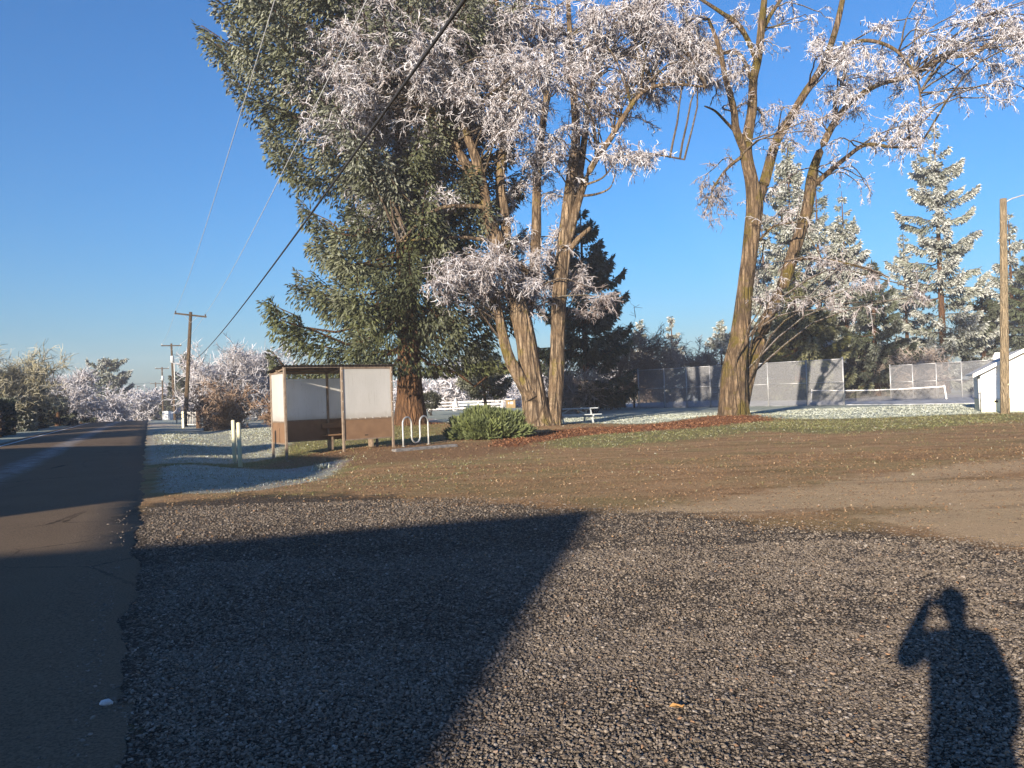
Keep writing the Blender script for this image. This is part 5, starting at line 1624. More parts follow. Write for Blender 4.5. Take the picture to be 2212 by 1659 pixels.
for i in range(n - 1):
    F += [(i, i + 1, n + i + 1, n + i), (2 * n + i, 3 * n + i, 3 * n + i + 1, 2 * n + i + 1), (i, 2 * n + i, 2 * n + i + 1, i + 1), (n + i, n + i + 1, 3 * n + i + 1, 3 * n + i)]
MB().add(V, F).build("top_band", M['white_paint'], t)
V = [(x, 0, sag(x) - 0.08) for x in xs] + [(x, 0, 0.03) for x in xs]
MB().add(V, [(i, i + 1, n + i + 1, n + i) for i in range(n - 1)]).build("netting", M['netting'], t)

# ------------------------------------------------------------------ basketball backboard
M['orange'] = pm("rim_paint", (0.45, 0.20, 0.10), (0.35, 0.15, 0.08), 10.0, 0.5)
bb = at(2153, 782, 70)
t = thing("basketball_hoop", "white fan-shaped basketball backboard peeking out left of the lamp pole", "basketball hoop", (bb[0] + 0.2, 70, 0.045), 0.35)
zb = bb[2]
pts = [(-0.68, 0, zb + 0.22), (-0.68, 0, zb + 0.42), (-0.40, 0, zb + 0.82), (0.40, 0, zb + 0.82), (0.68, 0, zb + 0.42), (0.68, 0, zb + 0.22), (0.45, 0, zb), (-0.45, 0, zb)]
MB().prism(pts, (0, 0, 0), (0, 0.05, 0)).build("backboard", M['white_paint'], t)
MB().tube([(0.0, 0.9, -0.045), (0.0, 0.9, zb), (0, 0.08, zb + 0.35)], 0.07, 12).build("post", M['galv'], t, True)
ring = [(0.23 * math.cos(a), -0.30 + 0.23 * math.sin(a), zb + 0.10) for a in np.linspace(0, 2 * math.pi, 20)]
MB().tube(ring, 0.012, 6, cap=False).build("rim", M['orange'], t, True)
nb_ = MB()
for a in np.linspace(0, 2 * math.pi, 13)[:-1]:
    for s in (-1, 1):
        nb_.tube([(0.23 * math.cos(a), -0.30 + 0.23 * math.sin(a), zb + 0.09), (0.14 * math.cos(a + s * 0.5), -0.30 + 0.14 * math.sin(a + s * 0.5), zb - 0.32)], 0.008, 4)
set_props(nb_.build("hoop_net", M['white_paint'], t), kind="stuff")

# ------------------------------------------------------------------ lamp pole on the right
M['pole_wood'] = bark_mat("peeled_pole_wood", (0.27, 0.215, 0.145), (0.42, 0.35, 0.245), 0.0, vscale=2.6)
M['pole_old'] = bark_mat("weathered_pole_wood", (0.07, 0.05, 0.032), (0.22, 0.16, 0.10), 0.0, vscale=2.6)
M['lamp_red'] = pm("red_brown_lamp", (0.20, 0.06, 0.045), (0.15, 0.05, 0.04), 8.0, 0.5)
pb = gp(2171, 894)
pt = at(2167, 430, pb[1])
t = thing("lamp_pole", "pale wooden lamp pole in front of the white shed", "lamp pole", (pb[0], pb[1], hz1(pb[0], pb[1])))
Hh = pt[2]; lx = pt[0] - pb[0]
MB().tube([(lx * f, 0, Hh * f - 0.3 * (f == 0)) for f in np.linspace(0, 1, 12)], np.linspace(0.185, 0.135, 12), 18).build("pole", M['pole_wood'], t, True)
MB().tube([(lx, 0, Hh - 0.20), (lx + 0.35, -0.05, Hh - 0.02), (lx + 0.8, -0.1, Hh + 0.10), (lx + 1.35, -0.15, Hh + 0.12)], 0.03, 8).build("arm", M['galv'], t, True)
hd = MB().tube([(lx + 1.25, -0.15, Hh + 0.16), (lx + 1.32, -0.15, Hh + 0.14), (lx + 1.36, -0.15, Hh - 0.05), (lx + 1.4, -0.15, Hh - 0.28)], [0.05, 0.09, 0.13, 0.21], 14).build("lamp_head", M['lamp_red'], t, True)
MB().tube([(lx + 1.4, -0.15, Hh - 0.281), (lx + 1.41, -0.15, Hh - 0.36)], [0.12, 0.09], 12).build("lamp_glass", M['clip'], hd, True)
zt = at(2168, 833, pb[1])[2]
MB().tube([(lx * 0.2, 0, zt), (lx * 0.2, 0, zt + 0.07)], 0.178, 18).build("yellow_band", M['yellow'], t, True)

# ------------------------------------------------------------------ shed on the right
M['siding'] = pm("white_siding", (0.80, 0.80, 0.79), (0.74, 0.74, 0.73), 2.0, 0.6, 0.002, 30)
M['cream'] = pm("cream_skirting", (0.78, 0.74, 0.52), (0.70, 0.66, 0.46), 2.0, 0.7)
M['shingle'] = pm("frosted_shingles", (0.30, 0.31, 0.32), (0.55, 0.57, 0.60), 6.0, 0.85)
M['grey_trim'] = pm("grey_trim", (0.42, 0.43, 0.44), (0.34, 0.35, 0.36), 5.0, 0.6)
sb = gp(2140, 890.5)
t = thing("shed", "small white gabled shed with cream base behind the lamp pole", "shed", (sb[0], sb[1] + 0.6, hz1(sb[0], sb[1])), math.radians(-27))
W_, D_, EH, AH = 3.4, 4.2, 1.95, 2.85
z_b = 0.58
for (a, b) in (((0, 0), (W_, 0)), ((W_, 0), (W_, D_)), ((W_, D_), (0, D_)), ((0, D_), (0, 0))):
    top = EH
    a3, b3 = np.array([*a, 0.0]), np.array([*b, 0.0])
    MB().bar(a3 + (0, 0, z_b / 2 - 0.1), b3 + (0, 0, z_b / 2 - 0.1), 0.10, z_b + 0.2).build("skirting", M['cream'], t)
    MB().bar(a3 + (0, 0, z_b + 0.02), b3 + (0, 0, z_b + 0.02), 0.14, 0.035).build("drip_trim", M['grey_trim'], t)
    nb = 8
    for k in range(nb):
        z0 = z_b + 0.04 + (EH - z_b - 0.04) * k / nb; z1 = z_b + 0.04 + (EH - z_b - 0.04) * (k + 1) / nb
        MB().bar(a3 + (0, 0, (z0 + z1) / 2), b3 + (0, 0, (z0 + z1) / 2), 0.09 if k % 2 else 0.096, z1 - z0 - 0.006).build("siding_board", M['siding'], t)
for y in (0.0, D_):
    MB().prism([(-0.04, y - 0.045, EH), (W_ + 0.04, y - 0.045, EH), (W_ / 2, y - 0.045, AH - 0.04)], (0, 0, 0), (0, 0.09, 0)).build("gable", M['siding'], t)
for s in (-1, 1):
    ex, ez = W_ / 2 + s * (W_ / 2 + 0.38), EH - 0.38 * (AH - EH) / (W_ / 2)
    MB().prism([(W_ / 2, -0.45, AH), (ex, -0.45, ez), (ex, -0.45, ez + 0.07), (W_ / 2, -0.45, AH + 0.07)], (0, 0, 0), (0, D_ + 0.9, 0)).build("roof", M['shingle'], t)
    MB().prism([(W_ / 2, -0.49, AH - 0.10), (ex, -0.49, ez - 0.10), (ex, -0.49, ez + 0.06), (W_ / 2, -0.49, AH + 0.06)], (0, 0, 0), (0, 0.035, 0)).build("bargeboard", M['white_paint'], t)
MB().box((-0.08, 0.5, 1.35), (0.09, 0.28, 0.9), bev=0.01).build("meter_box", M['grey_trim'], t)
MB().tube([(-0.08, 0.5, 0.9), (-0.08, 0.5, 0.1)], 0.03, 8).build("conduit", M['grey_trim'], t, True)
MB().box((0.55, -0.075, z_b - 0.09), (0.14, 0.03, 0.09)).build("vent", M['bark_dark'], t)

# ------------------------------------------------------------------ utility poles and wires
M['wire'] = pm("dark_cable", (0.02, 0.02, 0.022), (0.035, 0.035, 0.038), 9.0, 0.6)
M['wire_pale'] = pm("frosted_wire", (0.55, 0.58, 0.62), (0.40, 0.42, 0.46), 9.0, 0.6)
M['porcelain'] = pm("dark_insulator", (0.03, 0.025, 0.025), (0.06, 0.05, 0.05), 9.0, 0.35)
M['can'] = pm("grey_transformer", (0.42, 0.44, 0.45), (0.35, 0.37, 0.38), 5.0, 0.5)


def utility_pole(label, bpx, tpx, Yd, arm=2.35, tilt=0.0, can=False, ins_pale=False, r0=0.17, rot=0.0):
    b = at(bpx[0], bpx[1], Yd); tp = at(tpx[0], tpx[1], Yd)
    zb_ = hz1(b[0], Yd)
    rz = math.atan2(N[1], N[0]) + rot
    t = thing("utility_pole", label, "utility pole", (b[0], Yd, zb_), rz, "utility poles along the road")
    dx = tp[0] - b[0]; h = tp[2] - zb_
    c, s = math.cos(-rz), math.sin(-rz)
    lean = np.array([c * dx, s * dx])
    P = [(lean[0] * f, lean[1] * f, h * f - 0.3 * (f == 0)) for f in np.linspace(0, 1, 9)]
    MB().tube(P, np.linspace(r0, r0 * 0.68, 9), 12).build("pole", M['pole_old'], t, True)
    za = h - 0.28
    c0 = np.array([lean[0] * za / h, lean[1] * za / h - r0 * 0.9, za])
    A_ = c0 + np.array([-arm / 2, 0, tilt * arm / 2]); B_ = c0 + np.array([arm / 2, 0, -tilt * arm / 2])
    if arm > 0:
        ca = MB().bar(A_, B_, 0.10, 0.13, bev=0.008).build("crossarm", M['pole_old'], t)
        for s_ in (-1, 1):
            MB().bar(c0 + np.array([0, 0.05, -0.62]), c0 + np.array([s_ * 0.55, 0, -0.05 - s_ * tilt * 0.5]), 0.025, 0.025, up=(0, 1, 0)).build("brace", M['galv'], t)
            e = c0 + np.array([s_ * (arm / 2 - 0.10), 0, -s_ * tilt * (arm / 2 - 0.1) + 0.06])
            MB().tube([e, e + (0, 0, 0.06), e + (0, 0, 0.10), e + (0, 0, 0.17)], [0.02, 0.055, 0.07, 0.03], 10).build("insulator", M['clip'] if ins_pale else M['porcelain'], t, True)
    if can:
        k = h - 2.0
        MB().tube([(lean[0] + 0.05, -0.42, k - 0.45), (lean[0] + 0.05, -0.42, k - 0.43), (lean[0] + 0.05, -0.42, k + 0.35), (lean[0] + 0.05, -0.42, k + 0.42)], [0.18, 0.22, 0.22, 0.15], 14).build("transformer", M['can'], t, True)
    bpy.context.view_layer.update()
    Mx = t.matrix_world
    out = []
    for s_ in (-1, 1):
        out.append(np.array(Mx @ Vector(c0 + np.array([s_ * (arm / 2 - 0.1), 0, -s_ * tilt * (arm / 2 - 0.1) + 0.24]))))
    out.append(np.array(Mx @ Vector((lean[0] * 0.6, lean[1] * 0.6, h * 0.6))))
    return t, out


t, p1 = utility_pole("nearest leaning wooden utility pole with a slanted crossarm", (400, 921), (412, 674), 65, 2.5, 0.11, r0=0.185)
t, p2e = utility_pole("second wooden utility pole with transformer and pale insulators", (378, 906), (370, 742), 97, 2.35, 0.0, True, True, 0.17)
t, p3e = utility_pole("third utility pole down the road with a white transformer", (352, 893), (350, 793), 141, 2.3, 0.0, True, True, 0.17)
t, p4e = utility_pole("fourth, distant dark utility pole with a crossarm", (339, 893), (336, 826), 185, 2.4, 0.0, False, True, 0.2)
t, p5e = utility_pole("short plain pole without crossarm left of the distant pole", (331, 893), (329, 846), 200, 0, 0, r0=0.16)
t, p6e = utility_pole("plain pole standing behind the hedge left of the road", (201, 880), (199, 821), 100, 0, 0, r0=0.16)
t, p0e = utility_pole("utility pole behind the camera that carries the overhead wires", (1106, 900), (1106, 300), 65, 2.5, 0, r0=0.19)
t.location = (6.6, -7.0, 0.0)
bpy.context.view_layer.update()
zarm = 9.5
off = lambda k: np.array([6.6 + N[0] * k, -7.0 + N[1] * k, 0])


def wire(label, a, b, sag, r, mat, seg=40):
    f = np.linspace(0, 1, seg)
    P = a[None] * (1 - f)[:, None] + b[None] * f[:, None]
    P[:, 2] -= 4 * sag * f * (1 - f)
    o = MB().tube(P, r, 6).build("overhead_wire", mat, None, True)
    set_props(o, label, "wire", "overhead wires")
    return o


wire("thin overhead wire from the left end of the nearest crossarm", p1[0], off(-0.75) + (0, 0, zarm), 0.8, 0.010, M['wire_pale'])
wire("thin overhead wire from the right end of the nearest crossarm", p1[1], off(0.42) + (0, 0, zarm), 0.8, 0.012, M['wire_pale'])
ck = at(424, 775, 65)
wire("thick black overhead cable crossing in front of the big spruce", ck, off(-0.22) + (0, 0, 6.05), 0.55, 0.022, M['wire'], 60)
wire("far wire between the left ends of the first two crossarms", p1[0], p2e[0], 0.35, 0.011, M['wire_pale'])
wire("far wire between the right ends of the first two crossarms", p1[1], p2e[1], 0.35, 0.013, M['wire_pale'])
wire("far wire between the second and third poles", p2e[1], p3e[1], 0.4, 0.014, M['wire_pale'])
wire("dark wire crossing the road to the distant pole", p4e[0], at(215, 812, 150), 0.8, 0.03, M['wire'])
wire("pale low wire crossing the frosted trees over the road", at(210, 862, 105), at(345, 867, 150), 0.5, 0.022, M['wire_pale'])

# ------------------------------------------------------------------ gate, rail fence and small far things
M['post_wood'] = bark_mat("fence_post_wood", (0.10, 0.062, 0.038), (0.26, 0.175, 0.115), 0.0, vscale=3.3)
for (px, yb, yt, lab) in ((430, 921, 879, "thick wooden gate post nearer the utility pole"), (447, 926, 878.5, "thick wooden gate post nearer the russet bush")):
    g = gp(px, yb)
    t_ = at(px, yt, g[1])
    o = MB().tube([(0, 0, -0.2), (0, 0, 0.5), (0, 0, t_[2])], [0.23, 0.21, 0.19], 14).build("gate_post", M['post_wood'], None, True)
    o.location = (g[0], g[1], hz1(g[0], g[1])); set_props(o, lab, "post")
ga, gb_ = gp(405, 920), gp(426, 920.5)
d = (gb_ - ga)[:2]; L = float(np.linalg.norm(d))
t = thing("bar_gate", "pale gate of upright bars between the poles and the wooden posts", "gate", (ga[0], ga[1], 0), math.atan2(d[1], d[0]))
for z in (0.12, 1.05):
    MB().box((L / 2, 0, z), (L, 0.05, 0.06)).build("rail", M['clip'], t)
for x in np.linspace(0.02, L - 0.02, 7):
    MB().tube([(x, 0.035, 0.06), (x, 0.035, 1.2)], 0.028, 8).build("bar", M['clip'], t, True)
ga, gb_ = gp(431.5, 921), gp(445.5, 925)
d = (gb_ - ga)[:2]; L = float(np.linalg.norm(d))
t = thing("tube_gate", "short grey metal gate between the two thick posts", "gate", (ga[0], ga[1], 0), math.atan2(d[1], d[0]))
for z in (0.25, 0.5, 0.75, 1.0, 1.25):
    MB().tube([(0.05, 0, z), (L - 0.05, 0, z)], 0.03, 8).build("rail", M['galv'], t, True)
for x in (0.05, L / 2, L - 0.05):
    MB().tube([(x, 0.03, 0.2), (x, 0.03, 1.3)], 0.035, 8).build("upright", M['galv'], t, True)
g = gp(396, 922)
o = MB().box((0, 0, 0.55), (0.16, 0.16, 1.3), bev=0.015).build("marker_post", M['cream']); o.location = (g[0], g[1], 0)
set_props(o, "short cream marker post at the foot of the nearest utility pole", "post")
g = gp(382, 912)
t = thing("mailbox", "grey mailbox on a post below the second utility pole", "mailbox", (g[0], g[1], hz1(g[0], g[1])), -0.4)
MB().box((0, 0, 0.5), (0.09, 0.09, 1.0)).build("post", M['timber'], t)
bx = [(0.0 + 0.11 * math.cos(a), 0, 1.12 + 0.10 * math.sin(a)) for a in np.linspace(0, math.pi, 8)]
MB().prism([(-0.11, -0.26, 1.0), (0.11, -0.26, 1.0)] + [(p[0], -0.26, p[2]) for p in bx], (0, 0, 0), (0, 0.52, 0)).build("box", M['grey_trim'], t)
MB().box((0.13, 0.05, 1.2), (0.015, 0.03, 0.2)).build("flag", M['orange'], t)
g = at(379, 880, 99)
t = thing("flagpole", "slim white pole right of the second utility pole", "pole", (g[0], 99, hz1(g[0], 99)))
hq = at(379, 780, 99)[2]
MB().tube([(0, 0, -0.2), (0, 0, hq)], [0.08, 0.06], 10).build("pole", M['clip'], t, True)
MB().tube([(0, 0, hq), (0, 0, hq + 0.08), (0, 0, hq + 0.14)], [0.03, 0.09, 0.03], 10).build("finial", M['clip'], t, True)
for i, (px, w) in enumerate(((357, 0.75), (363, 0.85), (369, 0.9))):
    g = at(px, 880, 100 + i)
    o = MB().box((0, 0, 0.62), (w, 0.25, 1.24), bev=0.05).build("white_panel_board", M['white_paint']); o.location = (g[0], 100 + i, hz1(g[0], 100 + i)); o.rotation_euler = (0, 0, 0.3)
    set_props(o, ("leftmost", "middle", "rightmost")[i] + " of the white boards behind the second utility pole", "board", "white boards by the far driveway")


def rail_fence(label, A, B, h, rails=3, bay=2.6):
    A = np.asarray(A, float); B = np.asarray(B, float)
    d = (B - A)[:2]; L = float(np.linalg.norm(d)); n = max(1, int(round(L / bay)))
    t = thing("rail_fence", label, "fence", (A[0], A[1], hz1(A[0], A[1])), math.atan2(d[1], d[0]))
    xs = np.linspace(0, L, n + 1)
    zg = [hz1(A[0] + d[0] / L * x, A[1] + d[1] / L * x) - hz1(A[0], A[1]) for x in xs]
    for x, z in zip(xs, zg):
        MB().box((x, 0, z + h / 2 - 0.05), (0.13, 0.13, h + 0.1)).build("post", M['white_paint'], t)
    for k in range(n):
        for j in range(rails):
            z = h * (0.25 + 0.72 * j / max(1, rails - 1))
            MB().bar((xs[k], -0.085, zg[k] + z), (xs[k + 1], -0.085, zg[k + 1] + z), 0.04, 0.13).build("rail", M['white_paint'], t)
    return t


rail_fence("white rail fence between the gate posts and the shelter", at(449, 880, 84), at(600, 880, 90), 1.15)
rail_fence("white rail fence seen between the spruce trunk and the multi-stemmed tree", at(925, 870, 88), at(1085, 870, 89), 1.0)
# folded umbrella, canopy, portable toilet
M['canvas'] = pm("pale_canvas", (0.55, 0.54, 0.53), (0.42, 0.41, 0.40), 6.0, 0.8)
M['canopy'] = pm("grey_green_canopy", (0.26, 0.29, 0.27), (0.36, 0.39, 0.37), 4.0, 0.7)
M['tan_plastic'] = pm("tan_plastic", (0.30, 0.215, 0.11), (0.26, 0.185, 0.09), 4.0, 0.5)
g = at(984, 870, 86)
t = thing("patio_umbrella", "folded pale patio umbrella by the white rail fence", "umbrella", (g[0], 86, hz1(g[0], 86)))
zt_ = at(984, 858, 86)[2]
MB().tube([(0, 0, 0), (0, 0, zt_ + 0.1)], 0.03, 8).build("pole", M['galv'], t, True)
V, q = limb_mesh([([(0, 0, zt_ - 1.1), (0, 0, zt_ - 0.5), (0, 0, zt_)], 0, 0, [0.42, 0.22, 0.04])], 18, 14, 0.12, R(211))
link("canvas", mesh_from("canvas", V, q, True), M['canvas'], t)
MB().tube([(0, 0, 0), (0, 0, 0.07)], 0.28, 14).build("base", M['grey_trim'], t)
g = at(1018, 870, 92)
t = thing("canopy_tent", "low grey-green canopy tent behind the folded umbrella", "tent", (g[0], 92, hz1(g[0], 92)), 0.2)
zc = at(1018, 862, 92)[2]
MB().add([(-1.6, -1.6, zc - 0.65), (1.6, -1.6, zc - 0.65), (1.6, 1.6, zc - 0.65), (-1.6, 1.6, zc - 0.65), (0, 0, zc), (-1.6, -1.6, zc - 0.85), (1.6, -1.6, zc - 0.85), (1.6, 1.6, zc - 0.85), (-1.6, 1.6, zc - 0.85)], [(0, 1, 4), (1, 2, 4), (2, 3, 4), (3, 0, 4), (0, 5, 6, 1), (1, 6, 7, 2), (2, 7, 8, 3), (3, 8, 5, 0)]).build("canopy", M['canopy'], t)
for sx_ in (-1, 1):
    for sy_ in (-1, 1):
        MB().tube([(1.55 * sx_, 1.55 * sy_, 0), (1.55 * sx_, 1.55 * sy_, zc - 0.7)], 0.025, 6).build("leg", M['galv'], t)
g = at(1103, 870, 112)
t = thing("portable_toilet", "tan portable toilet with white roof beyond the juniper", "portable toilet", (g[0], 112, at(1103, 861, 112)[2] - 2.25), 0.25)
for (c_, s_) in (((0, 0.55, 1.05), (1.12, 0.05, 2.1)), ((-0.55, 0, 1.05), (0.05, 1.05, 2.1)), ((0.55, 0, 1.05), (0.05, 1.05, 2.1)), ((-0.44, -0.55, 1.05), (0.24, 0.05, 2.1)), ((0.44, -0.55, 1.05), (0.24, 0.05, 2.1))):
    MB().box(c_, s_, bev=0.01).build("wall", M['tan_plastic'], t)
dr = MB().box((0, -0.565, 1.0), (0.63, 0.04, 1.95), bev=0.01).build("door", M['tan_plastic'], t)
MB().box((0, -0.592, 1.62), (0.42, 0.01, 0.34)).build("white_sign", M['white_paint'], dr)
MB().box((-0.44, -0.582, 1.62), (0.16, 0.01, 0.26)).build("white_sign", M['white_paint'], t)
MB().tube([(0, 0, 2.1), (0, 0, 2.16), (0, 0, 2.26)], [0.80, 0.78, 0.45], 4).build("roof", M['white_paint'], t)

# a dark open shelter left of the tennis fence
M['dark_wood'] = pm("dark_stained_wood", (0.035, 0.028, 0.024), (0.07, 0.055, 0.045), 6.0, 0.8)
g = gp(1352, 884)
t = thing("open_shed", "small dark open-sided hut at the left end of the tennis fence", "hut", (g[0], g[1] + 4.5, 0), 0.3)
for (x, y) in ((-1.1, -1), (1.1, -1), (-1.1, 1), (1.1, 1)):
    MB().box((x, y, 1.0), (0.14, 0.14, 2.0)).build("post", M['dark_wood'], t)
for k in range(9):
    MB().box((0.15 + k * 0.11, 0.95, 0.85), (0.09, 0.04, 1.6)).build("wall_board", M['dark_wood'], t)
for s in (-1, 1):
    MB().prism([(0, -1.3, 2.75), (s * 1.5, -1.3, 1.95), (s * 1.5, -1.3, 2.03), (0, -1.3, 2.83)], (0, 0, 0), (0, 2.6, 0)).build("roof", M['dark_wood'], t)

# ------------------------------------------------------------------ houses across the road (their shadows fall on lot and road)
M['house_wall'] = pm("house_siding", (0.55, 0.52, 0.46), (0.48, 0.45, 0.40), 2.0, 0.7, 0.003, 30)
M['house_roof'] = pm("house_shingles", (0.10, 0.09, 0.085), (0.15, 0.14, 0.13), 6.0, 0.9, 0.01, 40)
M['glass'] = pm("window_glass", (0.05, 0.06, 0.08), (0.04, 0.05, 0.07), 1.0, 0.1, spec=0.6)
DH = np.array([sd[0], sd[1]]); DH = DH / np.linalg.norm(DH)
COT = 1 / math.tan(SUN_EL)


def house(label, tip, side, h, pitch, half, length, drop_eave=None):
    """gabled house whose ridge end throws its shadow on 'tip'; 'side' is a second ground point under the ridge's shadow"""
    a = (tip - side)[:2]; a = a / np.linalg.norm(a)             # ridge direction, towards the road
    pos = tip[:2] - DH * h * COT
    t = thing("house", label, "house", (pos[0], pos[1], 0), math.atan2(a[1], a[0]))
    e = h - pitch * half
    # local x: along the ridge, 0 at the front gable, running to -length
    W = half - 0.35
    for s in (-1, 1):
        MB().box((-length / 2 - 0.3, s * W, (e - 0.15) / 2), (length - 0.8, 0.2, e - 0.15)).build("wall", M['house_wall'], t)
        n_ = 1
        MB().prism([(0, 0, h - 0.16), (0, s * half, e - 0.16), (0, s * half, e), (0, 0, h)], (0, 0, 0), (-length, 0, 0)).build("roof", M['house_roof'], t)
    for x in (-0.45, -length + 0.45):
        MB().prism([(x, -W, 0), (x, W, 0), (x, W, e - 0.1), (x, 0, h - 0.22), (x, -W, e - 0.1)], (0, 0, 0), (-0.15, 0, 0)).build("gable_wall", M['house_wall'], t)
    dr = MB().box((-0.41, 0.9, 1.05), (0.08, 0.95, 2.1)).build("door", M['brown'], t)
    MB().tube([(-0.36, 1.25, 1.0), (-0.30, 1.25, 1.0)], 0.03, 8).build("handle", M['galv'], dr)
    for y in (-1.6, 2.6):
        w = MB().box((-0.42, y, 1.6), (0.08, 1.1, 1.2)).build("window", M['white_paint'], t)
        MB().box((-0.37, y, 1.6), (0.03, 0.95, 1.05)).build("pane", M['glass'], w)
    return t


house("cream gabled house across the road shading the near gravel", gp(1292, 1100), gp(0, 1203), 6.2, 0.40, 4.8, 14.0)
house("cream gabled house across the road shading the frosted verge", gp(752, 985), gp(230, 1011), 7.0, 0.14, 4.9, 16.0)
house("cream gabled house across the road shading the lawn behind the shelter", gp(610, 960), gp(190, 971), 7.2, 0.16, 4.2, 15.0)
# trees along the far side of the road, outside the view on the left
for i, (px, py, h, rm) in enumerate(((330, 938, 9.5, 2.6), (420, 928, 11.0, 2.4), (300, 925, 10.5, 2.4), (250, 918, 9.0, 2.2), (560, 915, 12.5, 2.4))):
    g = gp(px, py)[:2] - DH * (h * 0.62) * COT
    conifer("roadside_conifer", ("first", "second", "third", "fourth", "fifth")[i] + " conifer of the row across the road, left of the view", (g[0], g[1], hz1(*g)), h, prof(rm, [(0, 1), (0.2, 1), (0.5, 0.8), (0.8, 0.4), (1, 0.05)]), R(301 + i), 2000, (0.5, 1.1), 0.2, (0.2, 0.8), 0.15, 0.2, 0.04, 5.0, M['needle_dark'], hang=0.5)

# ------------------------------------------------------------------ the photographer
PD = -DH * 0.24 + np.array([DH[1], -DH[0]]) * 0.115
face = math.radians(-14)
t = thing("person", "person in dark jacket and trousers holding up a phone, seen only as a shadow", "person", (PD[0], PD[1], 0.0), face)
J, E, RAD = [], [], []


def joint(p, r, parent=None):
    J.append(p); RAD.append(r)
    if parent is not None: E.append((parent, len(J) - 1))
    return len(J) - 1


pel = joint((0, 0, 0.96), (0.165, 0.14))
ab = joint((0, 0.0, 1.12), (0.165, 0.14), pel)
ch = joint((0, 0.0, 1.32), (0.175, 0.14), ab)
nk0 = joint((0, -0.005, 1.47), (0.09, 0.075), ch)
nk = joint((0, 0.0, 1.535), (0.058, 0.058), nk0)
hd0 = joint((0, 0.02, 1.60), (0.088, 0.098), nk)
hd1 = joint((0, 0.02, 1.68), (0.094, 0.108), hd0)
hd2 = joint((0, 0.01, 1.735), (0.055, 0.065), hd1)
# left arm raised, hand at the phone
c, s = math.cos(-face), math.sin(-face)
ph = np.array([-PD[0], -PD[1]]); phl = (c * ph[0] - s * ph[1], s * ph[0] + c * ph[1])      # the lens in body coordinates
ls = joint((-0.165, 0, 1.425), (0.085, 0.08), ch)
le = joint((-0.27, 0.14, 1.27), (0.072, 0.068), ls)
lw = joint((phl[0] - 0.09, phl[1] - 0.07, 1.55), (0.045, 0.042), le)
rs = joint((0.165, 0, 1.425), (0.085, 0.08), ch)
re = joint((0.205, -0.02, 1.16), (0.052, 0.05), rs)
rw = joint((0.15, 0.15, 1.0), (0.035, 0.03), re)
for sg in (-1, 1):
    hp = joint((sg * 0.095, 0, 0.88), (0.10, 0.10), pel)
    kn = joint((sg * 0.11, 0.02, 0.50), (0.066, 0.068), hp)
    an = joint((sg * 0.12, -0.02, 0.09), (0.045, 0.048), kn)
    joint((sg * 0.13, 0.12, 0.045), (0.045, 0.035), an)
# hands: palm and five fingers each
for (w_, dirn, up_) in ((lw, np.array([0.35, 0.30, 0.88]), np.array([1.0, 0.1, 0.0])), (rw, np.array([0.0, 0.35, -0.9]), np.array([0.0, 1.0, 0.2]))):
    p0 = np.array(J[w_]); dirn = dirn / np.linalg.norm(dirn)
    pm_ = joint(tuple(p0 + dirn * 0.07), (0.036, 0.018), w_)
    for q in range(4):
        o_ = np.cross(dirn, up_) * (-0.03 + 0.02 * q)
        k1 = joint(tuple(p0 + dirn * 0.115 + o_), (0.009, 0.009), pm_)
        k2 = joint(tuple(p0 + dirn * (0.15 - 0.006 * abs(q - 1)) + o_ + up_ * 0.02), (0.0085, 0.0085), k1)
        joint(tuple(p0 + dirn * (0.165 - 0.01 * abs(q - 1)) + o_ + up_ * 0.045), (0.008, 0.008), k2)
    k1 = joint(tuple(p0 + dirn * 0.06 + up_ * 0.045), (0.011, 0.011), pm_)
    joint(tuple(p0 + dirn * 0.10 + up_ * 0.065), (0.009, 0.009), k1)
me = bpy.data.meshes.new("body")
me.from_pydata([tuple(map(float, p)) for p in J], E, [])
bo = bpy.data.objects.new("body", me); C.objects.link(bo); bo.parent = t
sk = bo.modifiers.new("skin", 'SKIN')
if not me.skin_vertices:
    bpy.context.view_layer.objects.active = bo
    bpy.ops.mesh.customdata_skin_add()
for i, v in enumerate(me.skin_vertices[0].data):
    v.radius = RAD[i]; v.use_root = (i == 0)
sk.use_smooth_shade = True
bo.modifiers.new("sub", 'SUBSURF').render_levels = 2


def person_mat():
    m, nt, b = new_mat("jacket_trousers_skin")
    T = NT(nt)
    v = T.coord('Object')
    z = T.sep(v)[2]
    n_ = T.noise(v, 40.0, 3.0)
    jacket = T.mix(n_, (0.03, 0.035, 0.05), (0.05, 0.055, 0.07))
    col = T.mix(T.math('GREATER_THAN', z, 0.97), T.mix(n_, (0.04, 0.045, 0.06), (0.06, 0.065, 0.08)), jacket)
    col = T.mix(T.math('GREATER_THAN', z, 1.52), col, (0.50, 0.32, 0.24))
    col = T.mix(T.math('LESS_THAN', z, 0.085), col, (0.02, 0.018, 0.016))
    T.set(b.inputs['Base Color'], col)
    b.inputs['Roughness'].default_value = 0.8
    return m


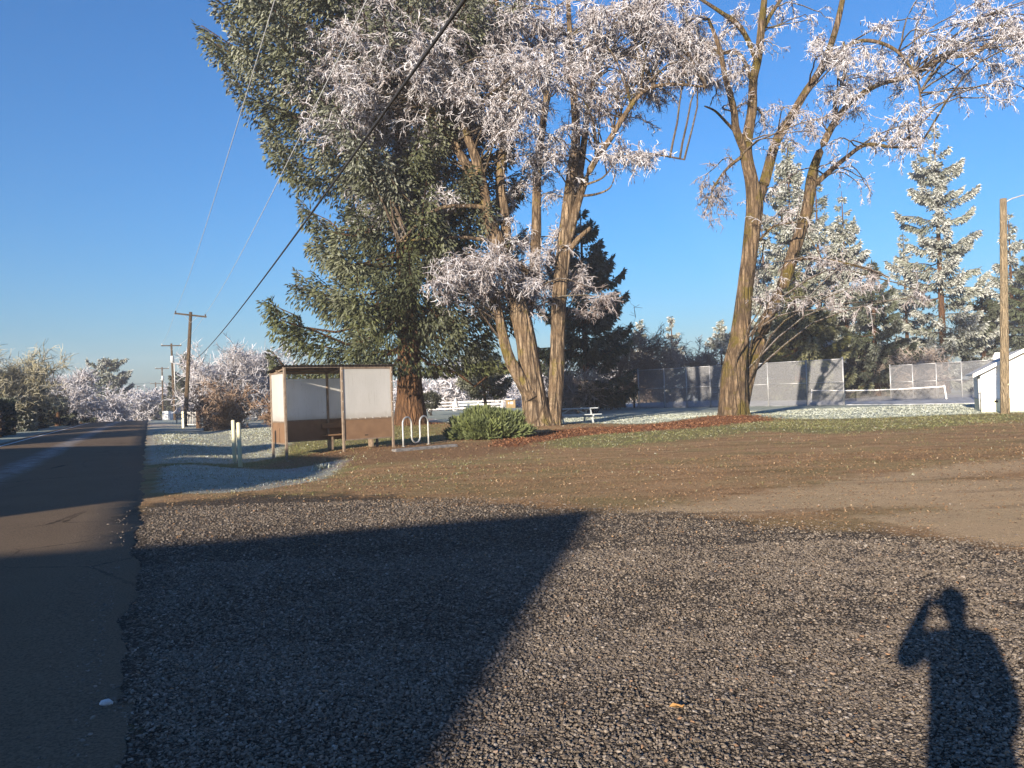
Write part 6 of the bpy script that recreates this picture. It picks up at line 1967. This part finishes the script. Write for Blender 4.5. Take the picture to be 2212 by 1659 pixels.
me.materials.append(person_mat())
M['hair'] = pm("short_hair", (0.04, 0.028, 0.02), (0.06, 0.042, 0.03), 40.0, 0.7, 0.004, 90, stretch=(1, 1, 0.2))
V, F = [], []
for i in range(9):
    th = i / 8 * 1.75
    for j in range(18):
        a = j / 18 * 2 * math.pi
        k_ = 1.0 if math.sin(a) < 0.3 else (0.62 if th > 1.0 else 1.0)
        V.append((0.092 * math.sin(th * k_) * math.cos(a), 0.012 + 0.108 * math.sin(th * k_) * math.sin(a), 1.675 + 0.102 * math.cos(th * k_)))
for i in range(8):
    for j in range(18):
        F.append((i * 18 + j, i * 18 + (j + 1) % 18, (i + 1) * 18 + (j + 1) % 18, (i + 1) * 18 + j))
MB().add(V, F).build("hair", M['hair'], t, True)
for nm, pts_, rr_ in (("nose", [(0, 0.105, 1.655), (0, 0.128, 1.635), (0, 0.108, 1.622)], [0.008, 0.015, 0.008]), ("mouth", [(-0.024, 0.101, 1.593), (0, 0.110, 1.592), (0.024, 0.101, 1.593)], [0.004, 0.007, 0.004]), ("ear", [(-0.082, 0.01, 1.66), (-0.092, 0.0, 1.645), (-0.082, 0.01, 1.62)], [0.010, 0.014, 0.008]), ("ear", [(0.082, 0.01, 1.66), (0.092, 0.0, 1.645), (0.082, 0.01, 1.62)], [0.010, 0.014, 0.008]), ("eye", [(-0.033, 0.098, 1.662), (-0.033, 0.108, 1.662)], [0.013, 0.008]), ("eye", [(0.033, 0.098, 1.662), (0.033, 0.108, 1.662)], [0.013, 0.008])):
    MB().tube(pts_, rr_, 8).build(nm, me.materials[0] if nm != "eye" else M['clip'], t, True)
M['phone'] = pm("black_phone", (0.015, 0.015, 0.017), (0.02, 0.02, 0.022), 9.0, 0.25)
o = MB().box((0.045, -0.03, CAM_H - 0.02), (0.16, 0.009, 0.075), bev=0.004).build("phone", M['phone'])
set_props(o, "slim black phone held up by the photographer", "phone")

# ------------------------------------------------------------------ thin morning haze
hzm = bpy.data.materials.new("haze_air"); hzm.use_nodes = True
nt = hzm.node_tree; nt.nodes.clear()
pv_ = nt.nodes.new('ShaderNodeVolumePrincipled'); ou = nt.nodes.new('ShaderNodeOutputMaterial')
pv_.inputs['Color'].default_value = (0.90, 0.90, 1.0, 1)
pv_.inputs['Density'].default_value = 0.0006
pv_.inputs['Anisotropy'].default_value = 0.0
nt.links.new(pv_.outputs[0], ou.inputs['Volume'])
hb = MB().box((0, 150, 14.0), (900, 700, 38.0)).build("haze", hzm)
set_props(hb, "thin pale haze over the far trees", "haze", None, "stuff")
